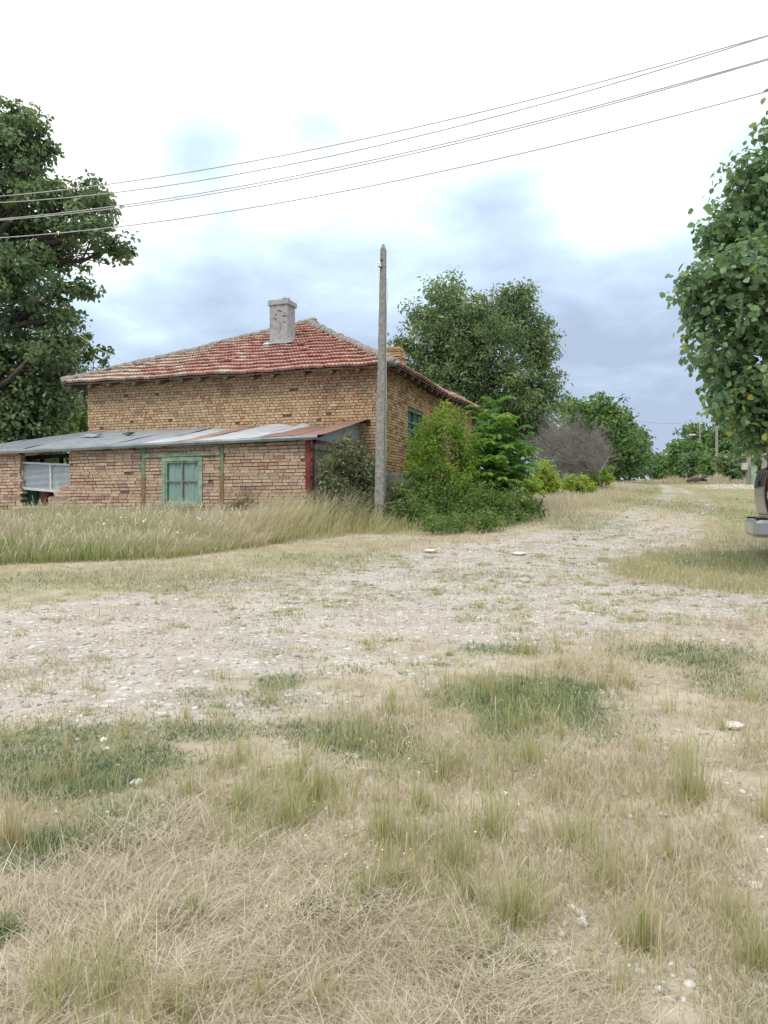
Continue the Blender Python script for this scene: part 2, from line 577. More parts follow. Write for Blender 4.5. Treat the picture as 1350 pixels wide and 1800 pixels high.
def build_ground():
    ys = [-30, -12, -5, -2, 0, 1, 1.6]
    while ys[-1] < 95: ys.append(ys[-1] * 1.013 + .003)
    while ys[-1] < 1200: ys.append(ys[-1] * 1.06)
    ys = np.array(ys)
    t = np.linspace(-1, 1, 281)
    tt = np.sign(t) * (.25 * np.abs(t) + .75 * np.abs(t) ** 4)
    Yg, T = np.meshgrid(ys, tt, indexing='ij')
    X = T * (np.abs(Yg) * 2.4 + 14)
    Z = gz(Yg) + .05 * (fbm(X * .5, Yg * .5, 5) - .5) * np.clip(np.abs(Yg) / 4, .3, 1)
    n, m = X.shape
    V = np.stack([X, Yg, Z], -1).reshape(-1, 3)
    i = np.arange(n * m).reshape(n, m)
    F = np.stack([i[:-1, :-1], i[:-1, 1:], i[1:, 1:], i[1:, :-1]], -1).reshape(-1, 4)
    g, s, mt, gr = masks(X.ravel(), Yg.ravel())
    xx, yy = X.ravel(), Yg.ravel()
    w_ = .6 * (fbm(xx * .5, yy * .4, 51) - .5)
    trk = np.clip(1.2 + np.maximum(sdist(xx, yy, TRACKL), sdist(xx, yy, TRACKR)) / 3.5, 0, 1) * (yy > 22)
    mdw = np.maximum.reduce([np.clip((sdist(xx, yy, MEADOW) + w_) / 1.2 + .5, 0, 1), trk, .8 * np.clip((sdist(xx, yy, RIGHTGRASS) + w_) / .5 + .5, 0, 1), .5 * np.clip((sdist(xx, yy, VERGE) + w_) / .5 + .5, 0, 1),
                             .6 * (yy > 55)])
    mdw = mdw * (1 - np.clip(g * 1.6, 0, 1)) * (.55 + .9 * fbm(xx * .7, yy * .5, 52)).clip(0, 1)
    mat, nn, l, b = new_mat('ground')
    tc = nn.new('ShaderNodeTexCoord'); vec = tc.outputs['Object']

    def attr(k):
        a = nn.new('ShaderNodeAttribute'); a.attribute_name = k
        return a.outputs['Fac']
    # dry soil with dead-grass litter
    nA = noise_node(nn, l, 3.0, 9, .72, vec=vec)
    soil = ramp_node(nn, [(.28, (.25, .205, .15)), (.45, (.38, .325, .245)), (.58, (.46, .405, .32)), (.75, (.53, .48, .40))])
    l.new(nA.outputs['Fac'], soil.inputs[0])
    # pale gravel, two grain sizes of broken stone
    v1 = nn.new('ShaderNodeTexVoronoi'); v1.inputs['Scale'].default_value = 16; v1.inputs['Randomness'].default_value = 1
    v2 = nn.new('ShaderNodeTexVoronoi'); v2.inputs['Scale'].default_value = 55
    nW = noise_node(nn, l, 9, 3, .5, vec=vec)
    wv = mixc(nn, l, .06, vec, nW.outputs['Color'])
    l.new(wv, v1.inputs['Vector']); l.new(wv, v2.inputs['Vector'])
    nB = noise_node(nn, l, 1.7, 10, .75, vec=vec)
    grav = ramp_node(nn, [(.25, (.29, .258, .222)), (.45, (.43, .39, .348)), (.6, (.50, .46, .418)), (.8, (.56, .525, .485))])
    l.new(nB.outputs['Fac'], grav.inputs[0])
    sep = nn.new('ShaderNodeSeparateColor'); l.new(v1.outputs['Color'], sep.inputs[0])
    st = ramp_node(nn, [(.70, (0, 0, 0)), (.80, (1, 1, 1))]); l.new(sep.outputs[0], st.inputs[0])
    dd = ramp_node(nn, [(.25, (1, 1, 1)), (.55, (0, 0, 0))]); l.new(v1.outputs['Distance'], dd.inputs[0])
    stm = mixc(nn, l, 1.0, st.outputs[0], dd.outputs[0], 'MULTIPLY')
    gcol = mixc(nn, l, stm, grav.outputs[0], (.64, .61, .565))
    sep2 = nn.new('ShaderNodeSeparateColor'); l.new(v2.outputs['Color'], sep2.inputs[0])
    gr2 = ramp_node(nn, [(.0, (.72, .70, .68)), (.5, (1, 1, 1)), (1, (1.0, 1.0, 1.0))]); l.new(sep2.outputs[0], gr2.inputs[0])
    gcol = mixc(nn, l, .8, gcol, gr2.outputs[0], 'MULTIPLY')
    # noise-torn blend of gravel over soil
    nC = noise_node(nn, l, 6.0, 8, .75, vec=vec)
    mm = nn.new('ShaderNodeMath'); mm.operation = 'MULTIPLY_ADD'; mm.inputs[1].default_value = 1.7
    l.new(attr('gravel'), mm.inputs[0])
    ad = nn.new('ShaderNodeMath'); ad.operation = 'MULTIPLY_ADD'; ad.inputs[1].default_value = 2.4; ad.inputs[2].default_value = -1.55
    l.new(nC.outputs['Fac'], ad.inputs[0]); l.new(ad.outputs[0], mm.inputs[2])
    mm.use_clamp = True
    c = mixc(nn, l, mm.outputs[0], soil.outputs[0], gcol)
    # green creeping cover and litter
    nD = noise_node(nn, l, 14, 6, .7, vec=vec)
    gcr = ramp_node(nn, [(.3, (.10, .13, .06)), (.7, (.22, .25, .12))]); l.new(nD.outputs['Fac'], gcr.inputs[0])
    gm = nn.new('ShaderNodeMath'); gm.operation = 'MULTIPLY'; gm.inputs[1].default_value = .85; l.new(attr('green'), gm.inputs[0])
    c = mixc(nn, l, gm.outputs[0], c, gcr.outputs[0])
    sm = nn.new('ShaderNodeMath'); sm.operation = 'MULTIPLY'; sm.inputs[1].default_value = .8; l.new(attr('strip'), sm.inputs[0])
    c = mixc(nn, l, sm.outputs[0], c, (.20, .19, .09))
    mdr = ramp_node(nn, [(.3, (.22, .22, .105)), (.55, (.31, .30, .16)), (.75, (.40, .365, .225))]); l.new(nA.outputs['Fac'], mdr.inputs[0])
    mdm = nn.new('ShaderNodeMath'); mdm.operation = 'MULTIPLY'; mdm.inputs[1].default_value = .85; l.new(attr('meadow'), mdm.inputs[0])
    c = mixc(nn, l, mdm.outputs[0], c, mdr.outputs[0])
    l.new(c, b.inputs['Base Color'])
    b.inputs['Roughness'].default_value = 1.0
    b.inputs['Specular IOR Level'].default_value = .05
    hh = mixc(nn, l, .45, nC.outputs['Color'], v1.outputs['Color'])
    bump(nn, l, b, hh, .7, .03)
    o = np_mesh('ground', V, [F], mat, None, {'gravel': g, 'strip': s, 'mat': mt, 'green': gr, 'meadow': mdw}, smooth=True)
    tag(o, 'rising ground of dry soil with a pale stony road crossing it', kind='structure')


build_ground()

# ------------------------------------------------------------------ the house
HC = Vector((-0.045, 20.5, 0.0))                     # near corner of the walls
ANG = -math.atan2(470, FOC)
EX = Vector((math.cos(ANG), math.sin(ANG), 0)); EY = Vector((-math.sin(ANG), math.cos(ANG), 0))


def front_at(O, px, py, y=0.0):                      # local x, z of a photo pixel on the plane local y = const
    B = O + EY * y
    k = (px - CX) / FOC
    x = (k * B.y - B.x) / (EX.x - k * EX.y)
    return x, EYE - (py - HZ) / FOC * (B.y + x * EX.y)


def side_at(O, px, py, x=0.0):                       # local y, z on the plane local x = const
    B = O + EX * x
    k = (px - CX) / FOC
    y = (k * B.y - B.x) / (EY.x - k * EY.y)
    return y, EYE - (py - HZ) / FOC * (B.y + y * EY.y)


def brick_face(mb, L, z0, z1, place, pal, holes=(), missing=0.0, seed=1, wavy=.0, pattern=None, course=.0755, blen=.26):
    """real bricks laid in courses on a plane; place(x, d, z) maps along / outwards / up to local space"""
    r = random.Random(seed)
    n = int(round((z1 - z0) / course))
    ch = (z1 - z0) / n
    for k in range(n):
        zb, zt = z0 + k * ch + .007, z0 + (k + 1) * ch - .008
        header = (k % 2 == 0) if pattern == 'english' else False
        x = -r.uniform(0, .13)
        if not header: x = -(.13 if k % 4 < 2 else 0) + r.uniform(-.02, .02)
        while x < L:
            bl = (blen / 2 if header else blen) + r.uniform(-.008, .008)
            if not header and pattern != 'english' and r.random() < .16: bl = blen / 2
            a, b_ = max(x + .008, 0), min(x + bl - .009, L)
            x += bl
            if b_ - a < .03: continue
            cx, cz = (a + b_) / 2, (zb + zt) / 2
            segs = [(a, b_)]
            for (h0, h1, g0, g1_) in holes:
                if g0 - .02 < cz < g1_ + .02:
                    ns = []
                    for (p, q) in segs:
                        if q <= h0 or p >= h1: ns.append((p, q)); continue
                        if p < h0: ns.append((p, h0))
                        if q > h1: ns.append((h1, q))
                    segs = ns
            for (p, q) in segs:
                if q - p < .025: continue
                if r.random() < (missing(cx, cz) if callable(missing) else missing): continue
                base = pal(r, cx, cz)
                d1 = r.gauss(.012, .004)
                dz = wavy * math.sin(cx * 1.7 + k)
                j = lambda: r.uniform(-.004, .004)
                P = []
                for d in (-.03, d1):
                    for (xx, z_) in ((p, zb), (q, zb), (q, zt), (p, zt)):
                        P.append(place(xx + j(), d + (j() if d > 0 else 0), z_ + j() + dz))
                mb.add(P, [(4, 5, 6, 7), (0, 1, 5, 4), (1, 2, 6, 5), (2, 3, 7, 6), (3, 0, 4, 7)], base)


def slab_open(mb, L, z0, z1, t, place, holes=(), front=-.012):
    """backing wall of thickness t with rectangular openings"""
    xs = sorted(set([0, L] + [h for q in holes for h in q[:2] if 0 < h < L]))
    for a, b_ in zip(xs[:-1], xs[1:]):
        cuts = sorted([(q[2], q[3]) for q in holes if q[0] < (a + b_) / 2 < q[1]])
        z = z0
        spans = []
        for (c0, c1) in cuts:
            if c0 > z: spans.append((z, c0))
            z = max(z, c1)
        if z < z1: spans.append((z, z1))
        for (c0, c1) in spans:
            P = [place(x_, d, z_) for d in (-t, front) for z_ in (c0, c1) for x_ in (a, b_)]
            mb.add(P, [(0, 1, 3, 2), (4, 6, 7, 5), (0, 4, 5, 1), (2, 3, 7, 6), (0, 2, 6, 4), (1, 5, 7, 3)], (.12, .095, .07))


def pal_main(r, x, z):
    q = r.random()
    if q < .09: c = (.50, .29, .185)
    elif q < .21: c = (.54, .36, .22)
    elif q < .25: c = (.44, .315, .20)
    else: c = (.60, .425, .255)
    k = r.uniform(.86, 1.10)
    return tuple(v * k for v in c)


def pal_side(r, x, z):
    q = r.random()
    c = (.43, .225, .11) if q < .25 else ((.42, .24, .14) if q < .33 else (.58, .41, .21))
    k = r.uniform(.82, 1.1)
    return tuple(v * k for v in c)


def pal_shed(r, x, z):
    q = r.random()
    if q < .09: c = (.50, .30, .22)
    elif q < .16: c = (.40, .31, .25)
    elif q < .55: c = (.58, .41, .295)
    else: c = (.61, .455, .325)
    k = r.uniform(.82, 1.08)
    return tuple(v * k for v in c)


FRONT_L = -front_at(HC, 155, 700)[0]                 # length of the front wall
SIDE_L = 10.7
Z_B, Z_T = 2.43, 5.22
EAVE_Z, OH_L, OH = 5.16, 0.55, 0.48

house = empty('brick_house', HC + Vector((0, 0, 1.3)), ANG)
tag(house, 'old yellow brick house with red tiled hip roof and a grey chimney', 'house')
HZ0 = -1.3                                           # house meshes are modelled with z measured from the world's zero


def hbuild(mb, name, mat, parent=None, **kw):
    o = mb.build(name, mat, parent or house, **kw)
    if parent is None: o.location.z = HZ0
    return o


def build_house():
    front = lambda x, d, z: (x - FRONT_L, -d, z)
    side = lambda x, d, z: (d, x, z)
    left = lambda x, d, z: (-FRONT_L - d, SIDE_L - x, z)
    back = lambda x, d, z: (-x, SIDE_L + d, z)
    # side windows
    w0, _ = side_at(HC, 716, 760); w1, _ = side_at(HC, 742, 760)
    zt = side_at(HC, 717, 717)[1]; zb = side_at(HC, 717, 789)[1]
    v0 = side_at(HC, 761, 735)[0]
    v1 = v0 + (w1 - w0)
    holes_s = [(w0, w1, zb, zt), (v0, v1, zb, zt), (v1 + 1.3, v1 + 1.3 + w1 - w0, zb, zt)]
    mb = MB()

    def miss(x, z):
        if z < Z_T - 1.15 and z > Z_T - 1.55: return .10 if (math.sin(x * 5.1) > .3) else .015
        return .004
    brick_face(mb, FRONT_L, Z_B, Z_T, front, pal_main, (), miss, 3, pattern='english', course=.0765)
    brick_face(mb, SIDE_L, Z_B, Z_T, side, pal_side, holes_s, .003, 4, pattern=None, course=.0765)
    brick_face(mb, SIDE_L, Z_B, Z_T, left, pal_main, (), .003, 5, pattern='english')
    brick_face(mb, FRONT_L, Z_B, Z_T, back, pal_main, (), .003, 6, pattern='english')
    wall = hbuild(mb, 'wall', M['brick'])
    core = MB()
    e = .004
    slab_open(core, FRONT_L - 2 * e, Z_B, Z_T, .28, lambda x, d, z: front(x + e, d, z))
    slab_open(core, SIDE_L - .6, Z_B, Z_T, .28, lambda x, d, z: side(x + .3, d, z), [(a - .3, b - .3, c, d) for a, b, c, d in holes_s])
    slab_open(core, SIDE_L - .6, Z_B, Z_T, .28, lambda x, d, z: left(x + .3, d, z))
    slab_open(core, FRONT_L - 2 * e, Z_B, Z_T, .28, lambda x, d, z: back(x + e, d, z))
    o = core.build('mortar_bed', M['mortar'], wall)
    # plinth
    mb = MB()
    mb.box(-FRONT_L - .05, .05, -.05, SIDE_L + .05, .6, Z_B - .004, jit=.01)
    hbuild(mb, 'foundation', M['plinth'], bevel=.015)

    # windows on the track side
    for (a, b_, kind) in ((w0, w1, 0), (v0, v1, 1), (v1 + 1.3, v1 + 1.3 + w1 - w0, 1)):
        f = MB()
        t = .075
        g = lambda x0, x1, z0, z1, d0=-.10, d1=.0: f.box(d0, d1, x0, x1, z0, z1)
        g(a, b_, zt - t, zt); g(a, b_, zb, zb + t); g(a, a + t, zb + t, zt - t); g(b_ - t, b_, zb + t, zt - t)
        g((a + b_) / 2 - .03, (a + b_) / 2 + .03, zb + t, zt - t, -.09, -.01)
        g(a + t, b_ - t, zt - .42, zt - .37, -.09, -.012)
        win = f.build('window', M['dark_green_paint'], house, bevel=.006); win.location.z = HZ0
        p = MB()
        p.box(-.075, -.065, a + t, b_ - t, zb + t, zt - t)
        p.build('pane', M['glass'], win)
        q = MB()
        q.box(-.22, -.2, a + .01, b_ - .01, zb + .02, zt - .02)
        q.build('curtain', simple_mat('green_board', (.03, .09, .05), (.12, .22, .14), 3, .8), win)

    # ---- roof
    eave_y0, eave_y1 = -OH, SIDE_L + OH
    ex0, ex1 = -FRONT_L - OH_L, OH
    # apex from the photo
    yapex = SIDE_L / 2
    ax, az = front_at(HC, 541, 569, yapex)
    A = Vector((ax, yapex, az))
    corners = [Vector((ex0, eave_y0, EAVE_Z + .02)), Vector((ex1, eave_y0, EAVE_Z)), Vector((ex1, eave_y1, EAVE_Z)), Vector((ex0, eave_y1, EAVE_Z))]

    def sag(p):
        s = -.03 * math.exp(-((p.x + 7.6) / 1.3) ** 2) - .02 * math.exp(-((p.x + 3.2) / 1.6) ** 2)
        s += .010 * math.sin(p.x * 2.1 + p.y * .9) + .007 * math.sin(p.x * 5.3 + 1.7 + p.y * 1.3)
        s -= .08 * math.exp(-((p.y - 5) / 2.2) ** 2) * max(0, min(1, (p.x + 1.5) / 1.5))
        return s
    mb = MB()
    r = random.Random(5)
    under = MB()
    for fi in range(4):
        a, b_ = corners[fi], corners[(fi + 1) % 4]
        ed = (b_ - a).normalized()
        n = (b_ - a).cross(A - a).normalized()
        if n.z < 0: n = -n
        up = n.cross(ed).normalized()
        if up.z < 0: up = -up
        H = (A - a).dot(up)
        tA = (A - a).dot(ed)
        Lf = (b_ - a).length
        rows = 16
        rh = H / rows
        tw = .205
        for k in range(rows):
            s0, s1 = k * rh - (.04 if k == 0 else .0), (k + 1) * rh + .05
            fm = (k + .5) / rows
            x0, x1 = tA * fm, Lf + (tA - Lf) * fm
            i0, i1 = int(math.floor(x0 / tw)) - 1, int(math.ceil(x1 / tw)) + 1
            off = (tw / 2 if k % 2 else 0)
            for i in range(i0, i1):
                xa = i * tw + off
                if xa + tw * .5 < x0 - .02 or xa + tw * .5 > x1 + .02: continue
                wpos = (xa / Lf, k / rows)
                q = r.random()
                base = [(.52, .285, .23), (.475, .255, .205), (.545, .32, .265), (.50, .29, .235)][int(q * 3.99)]
                # bleached, lichen-grey tiles towards the left end of the front slope
                if fi == 0:
                    lich = 1.15 * max(0, min(.95, 1.25 - (xa - .15 * k * rh) / 4.6)) * (.8 + .3 * math.sin(k * 1.3 + xa * .5))
                    up_ = max(0, (k - 9) / 9) * max(0, 1 - abs(xa - 4.2) / 2.5)
                    if r.random() < lich + .5 * up_:
                        m_ = r.uniform(.45, .9)
                        base = tuple(u * (1 - m_) + v * m_ for u, v in zip(base, (.62, .54, .44)))
                elif fi == 3:
                    base = tuple(u * .5 + v * .5 for u, v in zip(base, (.42, .36, .29)))
                kk = r.uniform(.90, 1.08)
                base = tuple(u * kk for u in base)
                if r.random() < .012: base = (.58, .52, .44)
                tilt, slip, skew = r.gauss(0, .006), r.gauss(0, .012), r.gauss(0, .006)
                if r.random() < .01: tilt += .03; skew += .03
                P = []
                NX = 9
                prof = [0.012, .030, .020, .004, .020, .030, .020, .004, .014]
                for (sv, lift) in ((s0, .080), ((s0 + s1) / 2, .042), (s1, .004)):
                    for c in range(NX):
                        xx = xa + (tw + .004) * c / (NX - 1)
                        p = a + ed * xx + up * (sv + slip + skew * (c / 8 - .5)) + n * (prof[c] + lift + tilt)
                        p.z += sag(p)
                        P.append(p)
                for c in range(NX):   # front lip
                    xx = xa + (tw + .004) * c / (NX - 1)
                    p = a + ed * xx + up * (s0 + .045 + slip + skew * (c / 8 - .5)) + n * (prof[c] * .6 + .010 + tilt)
                    p.z += sag(p)
                    P.append(p)
                F = []
                for rr in range(2):
                    for c in range(NX - 1):
                        F.append((rr * NX + c, rr * NX + c + 1, (rr + 1) * NX + c + 1, (rr + 1) * NX + c))
                for c in range(NX - 1):
                    F.append((27 + c, 27 + c + 1, c + 1, c))
                mb.add(P, F, base)
        # boarding under the tiles
        for dz in (.0,):
            m_ = 24
            P = []
            for j in range(2):
                for c in range(m_ + 1):
                    t_ = c / m_
                    e_ = a.lerp(b_, t_)
                    p = e_ if j == 0 else e_.lerp(A, .22)
                    p = Vector(p); p.z += sag(p) - .012
                    P.append(p)
            under.add(P, [(c, c + 1, m_ + 1 + c + 1, m_ + 1 + c) for c in range(m_)], (.12, .09, .07))
            P2 = [Vector(p) - Vector((0, 0, .03)) for p in P]
            under.add(P2, [(c, c + 1, m_ + 1 + c + 1, m_ + 1 + c) for c in range(m_)], (.12, .09, .07))
            under.add(P[:m_ + 1] + P2[:m_ + 1], [(c, c + 1, m_ + 2 + c, m_ + 1 + c) for c in range(m_)], (.12, .09, .07))
        ia = [a.lerp(A, .21), b_.lerp(A, .21), A]
        under.add([p - Vector((0, 0, .03)) for p in ia], [(0, 1, 2)], (.1, .08, .06))
    roof = hbuild(mb, 'roof', M['tile'])
    under.build('soffit_boards', M['wood_dark'], roof)
    # hip ridges bedded in mortar: half-round caps laid one over another
    for ci, c in enumerate(corners):
        rb = MB()
        L = (A - c).length
        nn_ = int(L / .36)
        for k in range(nn_):
            p0, p1 = c.lerp(A, k / nn_), c.lerp(A, (k + 1.12) / nn_)
            p0 = p0 + Vector((r.gauss(0, .012), r.gauss(0, .012), sag(p0) + .055 + r.gauss(0, .015)))
            p1 = p1 + Vector((r.gauss(0, .012), r.gauss(0, .012), sag(p1) + .045 + r.gauss(0, .015)))
            g0 = r.uniform(.3, .45)
            rb.tube([p0, p0.lerp(p1, .5) + Vector((0, 0, r.gauss(.005, .008))), p1], [.125, .12, .105], 9, (g0, g0 * .92, g0 * .82))
            for _ in range(5):
                q = p0.lerp(p1, r.random()) + Vector((r.uniform(-.17, .17), r.uniform(-.17, .17), r.uniform(-.09, .01)))
                s_ = r.uniform(.04, .085)
                rb.tube([q - Vector((s_, 0, 0)), q, q + Vector((s_, .02, 0))], [s_ * .35, s_ * .9, s_ * .3], 6, (g0, g0 * .92, g0 * .82))
        rb.build('ridge_cap', M['mortar_cap'], roof)
    lump = MB()
    for _ in range(14):
        q = A + Vector((r.uniform(-.3, .3), r.uniform(-.2, .3), r.uniform(-.02, .12)))
        s_ = r.uniform(.07, .14)
        lump.tube([q - Vector((s_, 0, 0)), q, q + Vector((s_, .02, 0))], [s_ * .4, s_ * .8, s_ * .35], 7)
    lump.build('apex_mortar', M['mortar_cap'], roof)
    # rafter ends under the eaves
    rm = MB()
    rm.obox((0, 0, 0), (1, 0, 0), (0, 1, 0), (0, 0, 1), .04, .34, .05)
    proto = rm.build('rafter', M['wood_dark'], roof, bevel=.008)
    proto.location = (-.5, -.21, EAVE_Z - .005); proto.rotation_euler = (math.radians(24), 0, 0)

    def rafter(loc, rot):
        o = proto.copy(); COL.objects.link(o); o.parent = roof; o.location = loc; o.rotation_euler = rot
    k = 1
    x = -.5 - .74
    while x > -FRONT_L - .3:
        rafter((x + r.uniform(-.08, .08), -.2 + r.uniform(-.05, .05), EAVE_Z - .005 + sag(Vector((x, -.3, 0)))), (math.radians(24 + r.uniform(-3, 3)), r.uniform(-.1, .1), r.uniform(-.12, .12)))
        x -= r.uniform(.66, .84)
    y = -.1
    while y < SIDE_L + .2:
        rafter((.17 + r.uniform(-.03, .03), y, EAVE_Z + .01 + sag(Vector((.3, y, 0)))), (math.radians(24), r.uniform(-.1, .1), math.pi / 2 + r.uniform(-.06, .06)))
        y += r.uniform(.58, .7)
    y = .2
    while y < SIDE_L:
        rafter((-FRONT_L - .3, y, EAVE_Z + .02), (math.radians(22), 0, -math.pi / 2)); y += .8

    # ---- chimneys
    def roof_z(x, y):
        a, b_ = corners[0], corners[1]
        n = (b_ - a).cross(A - a)
        return a.z - (n.x * (x - a.x) + n.y * (y - a.y)) / n.z
    # plastered chimney on the front slope: its base pixel (489, 607)
    yb = 2.2
    for _ in range(40):
        xb, zb_ = front_at(HC, 489, 607, yb)
        yb += (zb_ - roof_z(xb, yb)) * .6
    xl, _ = front_at(HC, 474, 560, yb); xr, _ = front_at(HC, 505, 560, yb)
    zt_ = front_at(HC, 490, 526, yb)[1]
    D = .55
    rr2 = random.Random(9)
    mbc = MB()
    nz = 16
    ring = []
    for k in range(nz + 1):
        z = zb_ - .5 + (zt_ - .16 - zb_ + .5) * k / nz
        for s_ in range(24):
            side_i, tt_ = divmod(s_, 6); tt_ /= 6
            cx_ = [(xl + (xr - xl) * tt_, yb), (xr, yb + D * tt_), (xr - (xr - xl) * tt_, yb + D), (xl, yb + D - D * tt_)][side_i]
            flare = max(0, .12 * math.exp(-max(0, z - zb_ - .2 * (side_i == 1)) / .12)) if k < nz else 0
            dx = [0, 1, 0, -1][side_i] if tt_ > 0 else 0
            dy = [-1, 0, 1, 0][side_i] if tt_ > 0 else 0
            bmp = .022 * (mnoise.fractal((cx_[0] * 3, cx_[1] * 3, z * 3), 1, 2, 4))
            ring.append((cx_[0] + dx * (bmp + flare * .7), cx_[1] + dy * (bmp + flare * .5), z))
    mbc.add(ring, [(k * 24 + s_, k * 24 + (s_ + 1) % 24, (k + 1) * 24 + (s_ + 1) % 24, (k + 1) * 24 + s_) for k in range(nz) for s_ in range(24)], (.4, .4, .38))
    ch = hbuild(mbc, 'chimney', M['render_grey'])
    ch['label'] = 'tall chimney coated in cracked grey render'
    cap = MB()
    cap.box(xl - .045, xr + .05, yb - .045, yb + D + .045, zt_ - .17, zt_ - .02, jit=.012)
    for _ in range(9):
        q = (xl + rr2.random() * (xr - xl), yb + rr2.random() * D)
        cap.box(q[0] - .06, q[0] + .06, q[1] - .05, q[1] + .05, zt_ - .04, zt_ + rr2.uniform(-.01, .02), jit=.02)
    cap.box(xr - .06, xr + .01, yb + .1, yb + .16, zt_ - .04, zt_ + .06, jit=.01)
    cap.build('chimney_cap', M['render_grey'], ch, bevel=.012)
    for _ in range(9):
        px_, pz_ = xl + rr2.uniform(.14, (xr - xl) - .04), zt_ - rr2.uniform(.35, .75)
        ck = MB(); ck.obox((px_, yb - .018, pz_), Vector((1, 0, rr2.uniform(-.7, .5))).normalized(), (0, 1, 0), Vector((0, 0, 1)), rr2.uniform(.03, .085), .010, .005, (.12, .1, .09)); ck.build('crack', M['wood_dark'], ch)
    bp = MB()
    bp.box(xl + .34, xl + .385, yb - .026, yb - .01, zt_ - .92, zt_ - .72, jit=.015)
    bp.build('bare_brick_patch', simple_mat('bare_brick', (.32, .17, .12), (.42, .26, .2), 8), ch)
    fl = MB()
    for (x0, x1, y0, y1) in ((xl - .16, xr + .18, yb - .16, yb + .06),):
        P = []
        for yy in (y0, y1):
            for c in range(7):
                xx = x0 + (x1 - x0) * c / 6
                P.append((xx, yy, roof_z(xx, yy) + .10 + rr2.uniform(-.012, .012)))
        fl.add(P, [(c, c + 1, c + 8, c + 7) for c in range(6)])
        fl.add([(p[0], p[1], p[2] - .03) for p in P], [(c, c + 1, c + 8, c + 7) for c in range(6)])
    fl.build('flashing', M['flash'], ch)
    # low brick chimney on the track-side slope
    xs_, ys_ = -1.55, 0
    B = HC + EX * xs_
    k_ = (692 - CX) / FOC
    ys_ = (k_ * B.y - B.x) / (EY.x - k_ * EY.y)
    zt2 = EYE - (615 - HZ) / FOC * (B.y + ys_ * EY.y)
    bc = MB()
    w_ = .30
    z = zt2 - 1.5
    r3 = random.Random(3)
    kk = 0
    while z < zt2 - .01:
        big = .035 if z > zt2 - .32 else 0
        for (x0, x1) in ((-w_ - big, 0), (0, w_ + big)):
            for (y0, y1) in ((-w_ - big, 0), (0, w_ + big)):
                c = pal_side(r3, 0, 0)
                s_ = .1 * (1 if kk % 2 else -1)
                if z > zt2 - .12 and r3.random() < .3: continue
                bc.box(xs_ + x0 + (s_ if x0 == 0 else 0), xs_ + x1 + (s_ if x1 == 0 else 0) - .01, ys_ + y0, ys_ + y1 - .01, z, z + .066, c, jit=.012)
        z += .0765; kk += 1
    ch2 = hbuild(bc, 'chimney', M['brick'])
    ch2['label'] = 'low chimney of bare crumbling brick'
    cc = MB(); cc.box(xs_ - w_ + .03, xs_ + w_ - .03, ys_ - w_ + .03, ys_ + w_ - .03, zt2 - 1.5, zt2 - .06); cc.build('mortar_bed', M['mortar'], ch2)
    # loose ridge tile lying on the hip
    return A, corners


APEX, CORNERS = build_house()


def loose_on_roof():
    # broken tiles lying near the left hip
    y = 1.0
    x, z = front_at(HC, 236, 645, y)
    m = MB()
    for k in range(3):
        m.obox((x + k * .1, y + .05 * k, z + .03 * k), Vector((1, .2, .05 * k)).normalized(), Vector((-.2, 1, .4)).normalized(), Vector((0, -.4, 1)).normalized(), .19, .15, .015, (.16, .09, .07))
    o = m.build('loose_tile', M['red_rust'])
    o.matrix_world = Matrix.Translation(HC) @ Matrix.Rotation(ANG, 4, 'Z')
    tag(o, 'dark broken tiles lying loose on the left hip of the house roof', 'tile')


loose_on_roof()

# ------------------------------------------------------------------ the lean-to shed
def find_shed():
    p = 3.0
    B = HC - EY * p
    k = (548 - CX) / FOC
    x = (k * B.y - B.x) / (EX.x - k * EX.y)
    return B + EX * x, p, x


SO, SP, SX = find_shed()
shed = empty('brick_shed', SO + Vector((0, 0, 1.2)), ANG)
tag(shed, 'low brick lean-to shed with a patched tin roof along the front of the house', 'shed')
S0 = -1.2


def sb(mb, name, mat, parent=None, **kw):
    o = mb.build(name, mat, parent or shed, **kw)
    if parent is None: o.location.z = S0
    return o


